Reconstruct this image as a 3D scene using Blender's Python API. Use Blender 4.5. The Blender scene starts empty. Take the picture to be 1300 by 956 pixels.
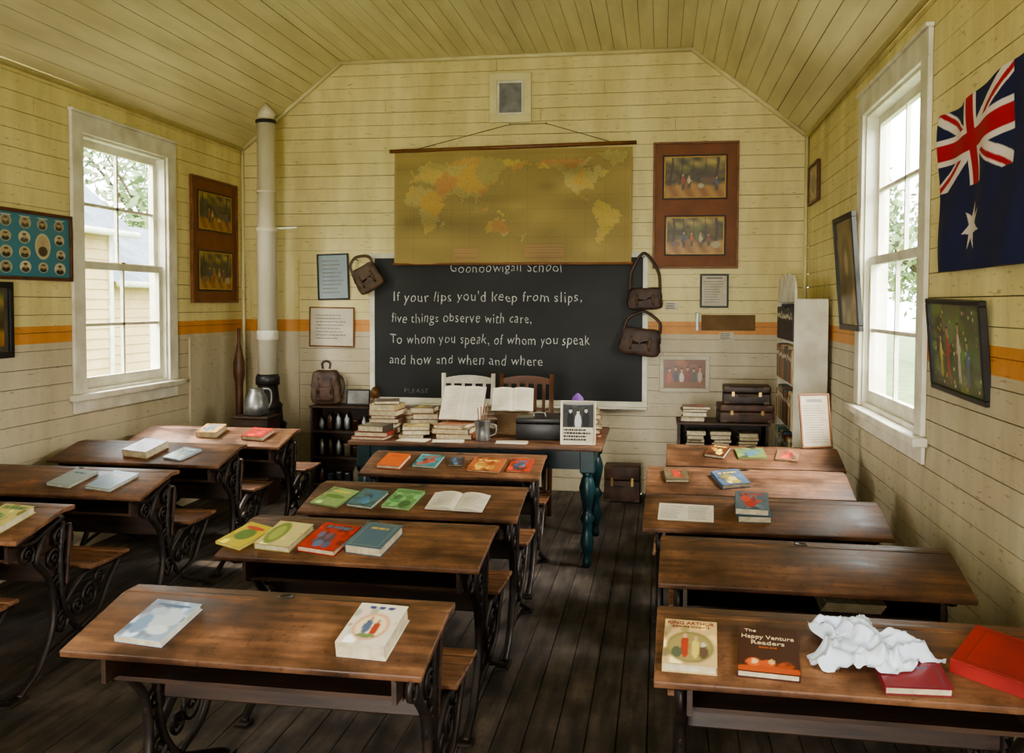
import bpy, bmesh, math, random
import numpy as np
from mathutils import Matrix, Vector, noise
random.seed(7)
L=3.833; R=1.218; D=8.173; HW=3.065; HC=3.828; SL=.971; Y0=-2.2
STZ0,STZ1=1.385,1.488
def C(r,g,b):
    f=lambda v:(v/255/12.92 if v/255<=.04045 else ((v/255+.055)/1.055)**2.4)
    return (f(r),f(g),f(b))
def lin(a):
    a=np.clip(np.asarray(a,float)/255,0,1);return np.where(a<=.04045,a/12.92,((a+.055)/1.055)**2.4)
# ------------------------------------------------------------ materials
def newmat(n):
    m=bpy.data.materials.new(n);m.use_nodes=True
    nt=m.node_tree;b=nt.nodes['Principled BSDF'];return m,nt,b
def nd(nt,t,**k):
    n=nt.nodes.new(t)
    for a,v in k.items(): setattr(n,a,v)
    return n
_mc={}
def M(name,c1,c2=None,scale=8,rough=.6,bump=0,stretch=(1,1,1),metal=0,detail=6,lo=.35,hi=.65,coat=0,scr=0):
    if name in _mc: return _mc[name]
    m,nt,b=newmat(name);c2=c2 or tuple(x*.75 for x in c1)
    tc=nd(nt,'ShaderNodeTexCoord');mp=nd(nt,'ShaderNodeMapping');mp.inputs['Scale'].default_value=stretch
    nz=nd(nt,'ShaderNodeTexNoise');nz.inputs['Scale'].default_value=scale;nz.inputs['Detail'].default_value=detail
    cr=nd(nt,'ShaderNodeValToRGB');cr.color_ramp.elements[0].position=lo;cr.color_ramp.elements[1].position=hi
    cr.color_ramp.elements[0].color=(*c2,1);cr.color_ramp.elements[1].color=(*c1,1)
    L_=nt.links.new
    L_(tc.outputs['Object'],mp.inputs[0]);L_(mp.outputs[0],nz.inputs['Vector']);L_(nz.outputs['Fac'],cr.inputs[0]);out=cr.outputs[0]
    if scr: # worn patches, stains and fine scratches (world position, so every desk differs)
        gm=nd(nt,'ShaderNodeNewGeometry')
        for sc,dt,a0,a1,c0,c1_ in ((5.5,12,.36,.66,(.40,.37,.36,1),(1.5,1.5,1.5,1)),(1.7,4,.36,.62,(.52,.49,.48,1),(1.25,1.24,1.24,1)),(38,6,.33,.42,(.5,.46,.44,1),(1,1,1,1))):
            n2=nd(nt,'ShaderNodeTexNoise');n2.inputs['Scale'].default_value=sc;n2.inputs['Detail'].default_value=dt;n2.inputs['Roughness'].default_value=.68
            L_(gm.outputs['Position'],n2.inputs['Vector'])
            r2=nd(nt,'ShaderNodeValToRGB');r2.color_ramp.elements[0].position=a0;r2.color_ramp.elements[0].color=c0;r2.color_ramp.elements[1].position=a1;r2.color_ramp.elements[1].color=c1_
            L_(n2.outputs['Fac'],r2.inputs[0]);mx=nd(nt,'ShaderNodeMix',data_type='RGBA',blend_type='MULTIPLY');mx.inputs[0].default_value=scr
            L_(out,mx.inputs[6]);L_(r2.outputs[0],mx.inputs[7]);out=mx.outputs[2]
            if sc==5.5:
                mr=nd(nt,'ShaderNodeMapRange');mr.inputs['From Min'].default_value=.3;mr.inputs['From Max'].default_value=.7;mr.inputs['To Min'].default_value=rough-.06;mr.inputs['To Max'].default_value=rough+.25
                L_(n2.outputs['Fac'],mr.inputs['Value']);L_(mr.outputs[0],b.inputs['Roughness'])
    L_(out,b.inputs['Base Color'])
    if not scr: b.inputs['Roughness'].default_value=rough
    b.inputs['Metallic'].default_value=metal
    if coat: b.inputs['Coat Weight'].default_value=coat;b.inputs['Coat Roughness'].default_value=.25
    if bump:
        bp=nd(nt,'ShaderNodeBump');bp.inputs['Strength'].default_value=bump;bp.inputs['Distance'].default_value=.01
        L_(nz.outputs['Fac'],bp.inputs['Height']);L_(bp.outputs[0],b.inputs['Normal'])
    _mc[name]=m;return m
def paintmat(name,rough,coat=0):
    m,nt,b=newmat(name);a=nd(nt,'ShaderNodeAttribute',attribute_name='Col')
    nt.links.new(a.outputs['Color'],b.inputs['Base Color']);b.inputs['Roughness'].default_value=rough
    b.inputs['Coat Weight'].default_value=coat;b.inputs['Coat Roughness'].default_value=.15
    return m
PAINT=paintmat('painted_paper',.7);PAINTG=paintmat('glossy_cover',.4,.5);FABRIC=paintmat('flag_cloth',.85);GLAZED=paintmat('glazed_print',.35,.25)
def wallmat():
    m,nt,b=newmat('painted_weatherboard');k=nt.links.new
    g=nd(nt,'ShaderNodeNewGeometry');sp=nd(nt,'ShaderNodeSeparateXYZ');k(g.outputs['Position'],sp.inputs[0])
    mr=nd(nt,'ShaderNodeMapRange');mr.inputs['From Max'].default_value=4.;k(sp.outputs['Z'],mr.inputs['Value'])
    cr=nd(nt,'ShaderNodeValToRGB');cr.color_ramp.interpolation='CONSTANT'
    e=cr.color_ramp.elements;e[0].position=0;e[0].color=(.64,.56,.40,1);e[1].position=STZ0/4;e[1].color=(.74,.33,.085,1)
    x=e.new(STZ1/4);x.color=(.84,.735,.37,1);k(mr.outputs[0],cr.inputs[0])
    mp=nd(nt,'ShaderNodeMapping');mp.inputs['Scale'].default_value=(2.5,2.5,.7);k(g.outputs['Position'],mp.inputs[0])
    nz=nd(nt,'ShaderNodeTexNoise');nz.inputs['Scale'].default_value=1.3;nz.inputs['Detail'].default_value=8;nz.inputs['Roughness'].default_value=.62
    k(mp.outputs[0],nz.inputs['Vector'])
    r2=nd(nt,'ShaderNodeValToRGB');r2.color_ramp.elements[0].position=.3;r2.color_ramp.elements[0].color=(.62,.57,.47,1);r2.color_ramp.elements[1].position=.62;r2.color_ramp.elements[1].color=(1,1,1,1)
    k(nz.outputs['Fac'],r2.inputs[0])
    mx=nd(nt,'ShaderNodeMix',data_type='RGBA',blend_type='MULTIPLY');mx.inputs[0].default_value=.7
    k(cr.outputs[0],mx.inputs[6]);k(r2.outputs[0],mx.inputs[7])
    mp2=nd(nt,'ShaderNodeMapping');mp2.inputs['Scale'].default_value=(6,6,30);k(g.outputs['Position'],mp2.inputs[0])
    n2=nd(nt,'ShaderNodeTexNoise');n2.inputs['Scale'].default_value=2;n2.inputs['Detail'].default_value=8;k(mp2.outputs[0],n2.inputs['Vector'])
    r3=nd(nt,'ShaderNodeValToRGB');r3.color_ramp.elements[0].position=.28;r3.color_ramp.elements[0].color=(.35,.27,.16,1);r3.color_ramp.elements[1].position=.38;r3.color_ramp.elements[1].color=(1,1,1,1)
    k(n2.outputs['Fac'],r3.inputs[0])
    m2=nd(nt,'ShaderNodeMix',data_type='RGBA',blend_type='MULTIPLY');m2.inputs[0].default_value=.6
    k(mx.outputs[2],m2.inputs[6]);k(r3.outputs[0],m2.inputs[7]);k(m2.outputs[2],b.inputs['Base Color'])
    b.inputs['Roughness'].default_value=.5
    bp=nd(nt,'ShaderNodeBump');bp.inputs['Strength'].default_value=.25;bp.inputs['Distance'].default_value=.004
    k(n2.outputs['Fac'],bp.inputs['Height']);k(bp.outputs[0],b.inputs['Normal'])
    return m
WALL=wallmat()
CEIL=M('painted_ceiling_board',(.82,.745,.45),(.66,.59,.33),2.2,.45,.15,(3,.5,3),detail=8)
GAP=M('dark_gap',(.05,.035,.02),(.03,.02,.012),5,.9)
BACKING=M('wall_backing',(.16,.11,.05),(.09,.065,.035),5,.9)
TRIM=M('cream_trim_paint',(.82,.74,.43),(.70,.62,.34),5,.5)
WHITE=M('white_window_paint',(.84,.81,.68),(.64,.60,.47),6,.5,.1)
FLOOR=M('worn_floor_boards',(.105,.080,.062),(.036,.028,.022),3,.68,.35,(6,.8,6),detail=10,scr=.8)
DESKW=M('desk_varnished_wood',(.225,.105,.048),(.085,.038,.019),3.2,.42,.12,(1,9,9),detail=10,lo=.3,hi=.68,coat=.03,scr=.9)
DESKD=M('desk_dark_wood',(.060,.028,.014),(.022,.011,.007),4,.5,.1,(1,8,8),detail=8)
SEATW=M('seat_wood',(.22,.10,.045),(.10,.045,.02),4,.45,.1,(1,8,8),detail=8,scr=.6)
IRON=M('cast_iron',(.016,.013,.012),(.035,.022,.015),20,.5,.1,metal=.4)
BLACK=M('black_paint',(.012,.011,.010),(.02,.018,.016),10,.4)
TEAL=M('teal_paint',(.008,.036,.040),(.005,.018,.02),8,.35,.1)
TABLE=M('table_top_wood',(.17,.08,.038),(.08,.038,.02),4,.45,.1,(1,8,8),scr=.6)
PAGES=M('book_pages',(.62,.54,.38),(.45,.38,.24),40,.8)
PAPER=M('paper',(.66,.61,.49),(.56,.50,.37),9,.8)
CREAMP=M('aged_paper',(.50,.42,.26),(.40,.32,.17),9,.8)
INK=M('ink',(.03,.028,.03),None,5,.8)
FINK=M('faded_ink',(.25,.22,.20),None,9,.8)
LEATHER=M('brown_leather',(.095,.046,.028),(.034,.018,.012),9,.55,.5)
LEATH2=M('tan_leather',(.135,.078,.042),(.06,.034,.019),9,.6,.5)
PIPEM=M('pipe_paint',(.76,.70,.54),(.62,.54,.38),4,.45,.05,(1,1,.4))
FRW=M('frame_brown_wood',(.14,.055,.022),(.08,.03,.014),10,.4)
FRO=M('frame_oak',(.26,.11,.04),(.16,.065,.025),10,.45)
MATB=M('brown_mount_board',(.24,.085,.030),(.19,.065,.022),6,.6)
GOLD=M('gilt_slip',(.50,.33,.10),(.38,.22,.07),20,.4,metal=.5)
METAL=M('galvanised_metal',(.35,.35,.34),(.2,.2,.2),12,.4,.1,metal=.8)
BRASS=M('brass',(.5,.33,.12),None,12,.35,metal=.9)
CLOTH=M('crumpled_white_cloth',(.70,.74,.82),(.58,.64,.76),9,.8,.1)
REDB=M('red_book_cloth',(.32,.020,.016),(.22,.013,.012),9,.6)
CHAIRW=M('white_chair_paint',(.60,.56,.45),(.44,.40,.30),9,.5)
CARD=M('cardboard',(.22,.13,.055),(.16,.09,.04),8,.8)
CHALK=M('chalk',(.66,.66,.62),(.22,.22,.21),120,.9,lo=.36,hi=.52)
CARPETG=M('grass',(.18,.26,.08),(.09,.14,.05),3,.9,.3)
BARK=M('bark',(.16,.12,.08),(.08,.06,.04),6,.9,.4,(4,4,1))
LEAF=M('leaves',(.30,.38,.17),(.15,.22,.09),1.5,.7)
ROOF=M('corrugated_iron',(.24,.28,.31),(.14,.16,.18),3,.5,metal=.3)
WBOARD=M('outside_weatherboard',(.60,.43,.19),(.52,.36,.15),3,.6)
PURPLE=M('purple_cloth',(.20,.08,.36),None,9,.7)
GREY=M('grey_mesh',(.34,.33,.31),(.16,.155,.15),6,.7)
SLATE=M('blackboard_slate',(.026,.027,.026),(.007,.008,.008),1.6,.6,detail=10,stretch=(1,1,1.4),lo=.3,hi=.75)
m,nt,b=newmat('window_glass');nt.nodes.remove(b);tr=nd(nt,'ShaderNodeBsdfTransparent');gl=nd(nt,'ShaderNodeBsdfGlossy');gl.inputs['Roughness'].default_value=.02
mx=nd(nt,'ShaderNodeMixShader');mx.inputs[0].default_value=.05;k=nt.links.new;k(tr.outputs[0],mx.inputs[1]);k(gl.outputs[0],mx.inputs[2]);k(mx.outputs[0],nt.nodes['Material Output'].inputs[0]);GLASS=m
# ------------------------------------------------------------ mesh builder
I4=Matrix.Identity(4)
class MB:
    def __init__(s): s.bm=bmesh.new();s.mats=[];s.col=s.bm.verts.layers.float_color.new('Col')
    def mi(s,m):
        if m not in s.mats: s.mats.append(m)
        return s.mats.index(m)
    def poly(s,vs,fs,m,M_=I4,smooth=False):
        i=s.mi(m);bv=[s.bm.verts.new(M_@Vector(v)) for v in vs]
        for f in fs:
            try: q=s.bm.faces.new([bv[j] for j in f])
            except ValueError: continue
            q.material_index=i;q.smooth=smooth
        return bv
    def box(s,x0,x1,y0,y1,z0,z1,m,M_=I4,bev=0,seg=2):
        if x1<x0:x0,x1=x1,x0
        if y1<y0:y0,y1=y1,y0
        if z1<z0:z0,z1=z1,z0
        if not bev:
            return s.hexa([(x0,y0,z0),(x1,y0,z0),(x1,y1,z0),(x0,y1,z0),(x0,y0,z1),(x1,y0,z1),(x1,y1,z1),(x0,y1,z1)],m,M_)
        t=bmesh.new();bmesh.ops.create_cube(t,size=1)
        for v in t.verts: v.co=Vector(((x0+x1)/2+v.co.x*(x1-x0),(y0+y1)/2+v.co.y*(y1-y0),(z0+z1)/2+v.co.z*(z1-z0)))
        bmesh.ops.bevel(t,geom=t.edges[:]+t.verts[:],offset=bev,segments=seg,affect='EDGES',profile=.5)
        t.verts.index_update()
        s.poly([v.co.copy() for v in t.verts],[[v.index for v in f.verts] for f in t.faces],m,M_,seg>1);t.free()
    def hexa(s,p,m,M_=I4):
        s.poly(p,[(3,2,1,0),(4,5,6,7),(0,1,5,4),(1,2,6,5),(2,3,7,6),(3,0,4,7)],m,M_)
    def soft(s,c,r,m,M_=I4,e=.45,amp=.006,seed=0,sc=1,keep=None,sag=0):
        # soft leather body: super-ellipsoid with wrinkles; r=(rx,ry,rz)
        nu,nv=34,18;vs=[];fs=[];sg=lambda v,p:math.copysign(abs(v)**p,v)
        for j in range(nv+1):
            ph=-math.pi/2+math.pi*j/nv
            for i in range(nu):
                th=2*math.pi*i/nu
                x=sg(math.cos(ph),e)*sg(math.cos(th),e);y=sg(math.cos(ph),e)*sg(math.sin(th),e);z=sg(math.sin(ph),e)
                n_=noise.noise(Vector((x*2+seed,y*2,z*2)))+.5*noise.noise(Vector((x*5,y*5+seed,z*4)))
                k_=sc*(1+n_*amp/max(min(r),.01))
                vs.append((c[0]+x*r[0]*k_*(1+sag*(-y)*.12),c[1]+y*r[1]*sc-sag*.02*(1-x*x)*(y>0),c[2]+z*r[2]*k_))
        for j in range(nv):
            for i in range(nu):
                f=(j*nu+i,j*nu+(i+1)%nu,(j+1)*nu+(i+1)%nu,(j+1)*nu+i)
                if keep:
                    p=vs[f[0]];q=((p[0]-c[0])/r[0],(p[1]-c[1])/r[1],(p[2]-c[2])/r[2])
                    if not keep(*q): continue
                fs.append(f)
        s.poly(vs,fs,m,M_,True)
        if keep:
            bmesh.ops.delete(s.bm,geom=[v for v in s.bm.verts if not v.link_faces],context='VERTS')
    def lathe(s,prof,m,M_=I4,n=20,cap=True):
        vs=[];fs=[]
        for r,z in prof:
            for j in range(n):
                a=2*math.pi*j/n;vs.append((r*math.cos(a),r*math.sin(a),z))
        for i in range(len(prof)-1):
            for j in range(n): fs.append((i*n+j,i*n+(j+1)%n,(i+1)*n+(j+1)%n,(i+1)*n+j))
        if cap: fs.append(tuple(range(n-1,-1,-1)));fs.append(tuple((len(prof)-1)*n+j for j in range(n)))
        s.poly(vs,fs,m,M_,True)
    def tube(s,pts,r,m,M_=I4,n=7,closed=False,sx=1):
        P=[Vector(p) for p in pts];N=len(P);vs=[];fs=[];rr=r if isinstance(r,(list,tuple)) else [r]*N
        up=None
        for i in range(N):
            a=P[(i-1)%N] if (closed or i>0) else P[i];b_=P[(i+1)%N] if (closed or i<N-1) else P[i]
            t=(b_-a).normalized()
            if up is None: up=Vector((1,0,0)) if abs(t.x)<.9 else Vector((0,0,1))
            u=(up-t*up.dot(t)).normalized();w=t.cross(u);up=u
            for j in range(n):
                q=2*math.pi*j/n;vs.append(P[i]+u*(math.cos(q)*rr[i]*sx)+w*(math.sin(q)*rr[i]))
        for i in range(N if closed else N-1):
            for j in range(n): fs.append((i*n+j,i*n+(j+1)%n,((i+1)%N)*n+(j+1)%n,((i+1)%N)*n+j))
        if not closed: fs.append(tuple(range(n-1,-1,-1)));fs.append(tuple((N-1)*n+j for j in range(n)))
        s.poly(vs,fs,m,M_,True)
    def paint(s,x0,x1,y0,y1,z,nx,ny,func,M_=I4,mat=None,disp=None):
        i=s.mi(mat or PAINT)
        U,V=np.meshgrid(np.linspace(0,1,nx),np.linspace(0,1,ny))
        col=lin(func(U,V));bv=[]
        for b_ in range(ny):
            for a in range(nx):
                x=x0+(x1-x0)*U[b_,a];y=y0+(y1-y0)*V[b_,a];d=disp(U[b_,a],V[b_,a]) if disp else (0,0,0)
                v=s.bm.verts.new(M_@Vector((x+d[0],y+d[1],z+d[2])));c=col[b_,a];v[s.col]=(c[0],c[1],c[2],1);bv.append(v)
        for b_ in range(ny-1):
            for a in range(nx-1):
                f=s.bm.faces.new((bv[b_*nx+a],bv[b_*nx+a+1],bv[(b_+1)*nx+a+1],bv[(b_+1)*nx+a]));f.material_index=i;f.smooth=bool(disp)
    def mesh(s,name):
        me=bpy.data.meshes.new(name);s.bm.to_mesh(me);s.bm.free()
        for m in s.mats: me.materials.append(m)
        return me
    def obj(s,name,parent=None,mw=None):
        return link(s.mesh(name),name,parent,mw)
def link(data,name,parent=None,mw=None):
    o=bpy.data.objects.new(name,data);bpy.context.scene.collection.objects.link(o)
    if parent: o.parent=parent
    if mw is not None: o.matrix_local=mw
    return o
def group(name,mw=I4): 
    e=link(None,name,None,mw);e.empty_display_size=.1;return e
def crs(pts,k=6):
    P=[Vector(p) for p in pts];P=[P[0]*2-P[1]]+P+[P[-1]*2-P[-2]];o=[]
    for i in range(1,len(P)-2):
        for j in range(k):
            t=j/k;a,b_,c,d=P[i-1:i+3]
            o.append(.5*((2*b_)+(c-a)*t+(2*a-5*b_+4*c-d)*t*t+(3*b_-a-3*c+d)*t**3))
    o.append(P[-2]);return o
def textmesh(body,w,h,cx,cy,z,mat,name,parent,M_=I4,shear=0,thin=0,wob=0,sp=1):
    cu=bpy.data.curves.new('t','FONT');cu.body=body;cu.size=1;cu.shear=shear;cu.extrude=.004;cu.resolution_u=3;cu.offset=thin;cu.space_character=sp
    o=bpy.data.objects.new('t',cu);bpy.context.scene.collection.objects.link(o)
    bpy.context.view_layer.update();dg=bpy.context.evaluated_depsgraph_get()
    me=bpy.data.meshes.new_from_object(o.evaluated_get(dg));bpy.data.objects.remove(o);bpy.data.curves.remove(cu)
    xs=[v.co.x for v in me.vertices]
    a,b_=min(xs),max(xs);sx=w/(b_-a);sy=h/.72
    for v in me.vertices:
        q=Vector((v.co.x*1.3,v.co.y*1.6,3.1));dx=noise.noise(q)*wob;dy=noise.noise(q+Vector((5,9,2)))*wob+noise.noise(Vector((v.co.x*.25,1,7)))*wob*.8
        v.co=M_@Vector(((v.co.x+dx-(a+b_)/2)*sx+cx,(v.co.y+dy)*sy-h/2+cy,z+(v.co.z+.004)*.1))
    me.materials.clear();me.materials.append(mat);me.name=name
    return link(me,name,parent)
T=Matrix.Translation
def RZ(a): return Matrix.Rotation(a,4,'Z')
def RX(a): return Matrix.Rotation(a,4,'X')
def RY(a): return Matrix.Rotation(a,4,'Y')
def frameM(o,s,t,d):
    m=Matrix.Identity(4)
    for i,c in enumerate((s,t,d)):
        for j in range(3): m[j][i]=c[j]
    for j in range(3): m[j][3]=o[j]
    return m
MBK=frameM((0,D,0),(1,0,0),(0,0,1),(0,-1,0))
MLF=frameM((-L,0,0),(0,1,0),(0,0,1),(1,0,0))
MRT=frameM((R,0,0),(0,-1,0),(0,0,1),(-1,0,0))
MRR=frameM((0,Y0,0),(-1,0,0),(0,0,1),(0,1,0))
# ------------------------------------------------------------ room shell
def boards(name,Mw,srange,t0,t1,ops,pitch,mat,back=BACKING,thick=.12,seed=1,gap=.0036):
    rd=random.Random(seed);mb=MB()
    rows=[];t=t0
    while t<t1-.005: rows.append((t,min(t+pitch,t1)));t+=pitch
    def pieces(a,b_,g,jit,d0,d1,m,joint):
        cuts=sorted({a,b_}|{c for o in ops for c in (o[2],o[3]) if a<c<b_})
        for i in range(len(cuts)-1):
            q0,q1=cuts[i],cuts[i+1];mid=(q0+q1)/2
            sA,sB=srange(q0),srange(min(q1,t1))
            holes=sorted([(o[0],o[1]) for o in ops if o[2]<mid<o[3]])
            edges=[None]
            for h in holes: edges+= [h[0],h[1]]
            edges.append(None)
            for j in range(0,len(edges),2):
                l,r_=edges[j],edges[j+1]
                la,lb=(sA[0],sB[0]) if l is None else (l,l)
                ra,rb=(sA[1],sB[1]) if r_ is None else (r_,r_)
                js=[]
                if joint and ra-la>1.2: js=[la+(ra-la)*joint]
                pts=[(la,lb)]+[(x,x) for x in js]+[(ra,rb)]
                for n_ in range(len(pts)-1):
                    e0=.0012 if n_>0 else 0;e1=.0012 if n_<len(pts)-2 else 0
                    x0a,x0b=pts[n_][0]+e0,pts[n_][1]+e0;x1a,x1b=pts[n_+1][0]-e1,pts[n_+1][1]-e1
                    z0=q0+(g if q0==a else 0)
                    mb.hexa([(x0a,z0,d0),(x1a,z0,d0),(x1b,q1,d0),(x0b,q1,d0),(x0a,z0,d1+jit),(x1a,z0,d1+jit),(x1b,q1,d1+jit),(x0b,q1,d1+jit)],m,Mw)
    for a,b_ in rows:
        pieces(a,b_,gap*rd.uniform(.7,1.35),rd.uniform(-.0022,.0),-.014,0,mat,rd.uniform(.2,.8) if rd.random()<.6 else 0)
    cuts=sorted({t0,t1}|{c for o in ops for c in (o[2],o[3]) if t0<c<t1}|({HW} if t0<HW<t1-.01 else set()))
    for i in range(len(cuts)-1): pieces(cuts[i],cuts[i+1],0,0,-thick,-.0145,back,0)
    return mb.obj(name)
WL=[(5.74,6.82,1.04,2.78),(1.2,2.3,1.04,2.78)]
WR=[(-5.93,-4.66,1.04,2.79),(-1.9,-.6,1.04,2.79)]
boards('wall_left',MLF,lambda t:(Y0,D),0,HW+.02,WL,.112,WALL,seed=3)
boards('wall_right',MRT,lambda t:(-D,-Y0),0,HW+.02,WR,.112,WALL,seed=4)
def gab(t):
    if t<=HW: return (-L,R)
    k=(t-HW)/(HC-HW)*SL;return (-L+k,R-k)
boards('wall_back',MBK,gab,0,HC,[],.112,WALL,seed=5)
ADDED_DOOR=(.2,1.5,0,2.2)  # unseen doorway behind the camera, added to let light in
boards('wall_rear',MRR,lambda t:(-gab(t)[1],-gab(t)[0]),0,HC,[ADDED_DOOR],.112,WALL,seed=6)
sl=math.hypot(SL,HC-HW);ux=SL/sl;uz=(HC-HW)/sl
MFL=frameM((-L+SL,0,HC),(0,1,0),(1,0,0),(0,0,-1))
boards('ceiling',MFL,lambda t:(Y0,D),0,L+R-2*SL,[],.1115,CEIL,thick=.06,seed=8)
MSL=frameM((-L,0,HW),(0,1,0),(ux,0,uz),(uz,0,-ux))
boards('ceiling_slope_left',MSL,lambda t:(Y0,D),0,sl,[],.112,CEIL,thick=.06,seed=9)
MSR=frameM((R,0,HW),(0,-1,0),(-ux,0,uz),(-uz,0,-ux))
boards('ceiling_slope_right',MSR,lambda t:(-D,-Y0),0,sl,[],.112,CEIL,thick=.06,seed=10)
MFLR=frameM((-L,0,0),(0,-1,0),(1,0,0),(0,0,1))
boards('floor',MFLR,lambda t:(-D,-Y0),0,L+R,[],.115,FLOOR,back=GAP,thick=.1,seed=11,gap=.0045)
mb=MB();mb.box(-L-.3,R+.3,Y0-.3,D+.3,HC+.07,HC+.12,ROOF);mb.box(-L-.17,-L-.125,Y0-.3,D+.3,2.95,HC+.07,ROOF);mb.box(R+.125,R+.17,Y0-.3,D+.3,2.95,HC+.07,ROOF)  # unseen closed hull, added to stop light leaking through the ceiling joints
mb.box(-L-.17,R+.17,D+.125,D+.17,2.95,HC+.07,ROOF);mb.box(-L-.17,R+.17,Y0-.17,Y0-.125,2.95,HC+.07,ROOF);mb.obj('light_seal_hull')
def trimbar(name,a,b_,w=.03,m=TRIM):
    mb=MB();mb.tube([a,b_],w,m,n=4);return mb.obj(name)
trimbar('trim_1',(-L+.015,Y0,HW),(-L+.015,D-.01,HW),.022)
trimbar('trim_2',(R-.015,Y0,HW),(R-.015,D-.01,HW),.022)
trimbar('trim_3',(-L+.02,D-.015,HW),(-L+SL,D-.015,HC-.01),.022)
trimbar('trim_4',(R-.02,D-.015,HW),(R-SL,D-.015,HC-.01),.022)
trimbar('trim_5',(-L+SL,D-.015,HC-.01),(R-SL,D-.015,HC-.01),.022)
trimbar('trim_6',(-L+.015,D-.015,0),(-L+.015,D-.015,HW),.018)
trimbar('trim_7',(R-.015,D-.015,0),(R-.015,D-.015,HW),.018)
mb=MB();mb.box(-L+.01,R-.01,D-.022,D-.002,.0,.11,WALL);mb.obj('baseboard_back')
mb=MB();mb.box(-L+.002,-L+.022,Y0,D-.03,0,.11,WALL);mb.obj('baseboard_left')
mb=MB();mb.box(R-.022,R-.002,Y0,D-.03,0,.11,WALL);mb.obj('baseboard_right')
def panel(name,Mw,s0,s1,t0,t1):
    mb=MB();mb.box(s0,s1,t0,t1,.001,.010,WALL,Mw);w=.03
    for a in ((s0,s1,t1-w,t1),(s0,s0+w,t0,t1-w),(s1-w,s1,t0,t1-w)): mb.box(*a,.010,.018,WALL,Mw)
    mb.obj(name)
panel('trim_8',MLF,7.15,8.12,.12,1.36)
panel('trim_9',MBK,-3.78,-3.28,.12,2.05)
def window(name,Mw,o):
    s0,s1,t0,t1=o;g=group(name);W=WHITE
    mb=MB();cw=.125
    mb.box(s0-cw,s0,t0,t1,.001,.024,W,Mw,.003,1);mb.box(s1,s1+cw,t0,t1,.001,.024,W,Mw,.003,1)
    mb.box(s0-cw,s1+cw,t1,t1+cw,.001,.024,W,Mw,.003,1);mb.box(s0-cw-.01,s1+cw+.01,t1+cw,t1+cw+.02,.001,.04,W,Mw,.003,1)
    mb.obj('casing',g)
    mb=MB();mb.box(s0-cw-.04,s1+cw+.04,t0-.045,t0-.002,.001,.07,W,Mw,.006,2);mb.box(s0-cw,s1+cw,t0-.13,t0-.046,.001,.02,W,Mw,.003,1);mb.obj('sill',g)
    mb=MB();d=-.135
    mb.box(s0-.001,s0+.018,t0,t1,d,.001,W,Mw);mb.box(s1-.018,s1+.001,t0,t1,d,.001,W,Mw);mb.box(s0+.018,s1-.018,t1-.018,t1,d,.001,W,Mw);mb.box(s0+.018,s1-.018,t0-.002,t0+.02,d-.03,.001,W,Mw);mb.obj('jamb',g)
    mid=(t0+t1)/2
    for nm,a,b_,dd in (('upper_sash',mid-.02,t1-.019,-.10),('lower_sash',t0+.021,mid+.02,-.06)):
        mb=MB();x0,x1=s0+.02,s1-.02;f=.048
        mb.box(x0,x0+f,a,b_,dd,dd+.034,W,Mw);mb.box(x1-f,x1,a,b_,dd,dd+.034,W,Mw)
        mb.box(x0+f,x1-f,a,a+(.05 if nm[0]=='u' else .075),dd,dd+.034,W,Mw);mb.box(x0+f,x1-f,b_-.05,b_,dd,dd+.034,W,Mw)
        c=(x0+x1)/2;mb.box(c-.011,c+.011,a+.05,b_-.05,dd+.006,dd+.028,W,Mw)
        h=(a+b_)/2;mb.box(x0+f,x1-f,h-.011,h+.011,dd+.006,dd+.028,W,Mw)
        mb.obj(nm,g)
        mb=MB();mb.poly([(x0+f,a+.05,dd+.017),(x1-f,a+.05,dd+.017),(x1-f,b_-.05,dd+.017),(x0+f,b_-.05,dd+.017)],[(0,1,2,3)],GLASS,Mw);mb.obj(nm+'_glass',g)
    mb=MB();c=(s0+s1)/2;mb.box(c-.025,c+.025,mid+.02,mid+.032,-.05,-.03,BRASS,Mw);mb.obj('latch',g)
window('window_1',MLF,WL[0]);window('window_2',MRT,WR[0]);window('added_window_left',MLF,WL[1]);window('added_window_right',MRT,WR[1])  # last two are added out of frame to light the front desks
mb=MB();s0,s1,t0,t1=ADDED_DOOR
mb.box(s0-.11,s0,0,t1+.11,.001,.025,WHITE,MRR);mb.box(s1,s1+.11,0,t1+.11,.001,.025,WHITE,MRR);mb.box(s0,s1,t1,t1+.11,.001,.025,WHITE,MRR);mb.obj('trim_10')
g=group('added_rear_door',T((-.19,Y0-.13,0)))  # open leaf for the added doorway
mb=MB();mb.box(0,.045,-1.2,0,.01,2.15,WHITE);[mb.box(-.008,.053,-1.1,-.1,z,z+.12,WHITE) for z in (.1,1.0,1.95)];mb.obj('leaf',g)
mb=MB();mb.lathe([(.0,0),(.03,.01),(.03,.03),(.01,.05)],BRASS,T((.045,-1.12,1.0))@RY(math.pi/2));mb.obj('knob',g)
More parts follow.
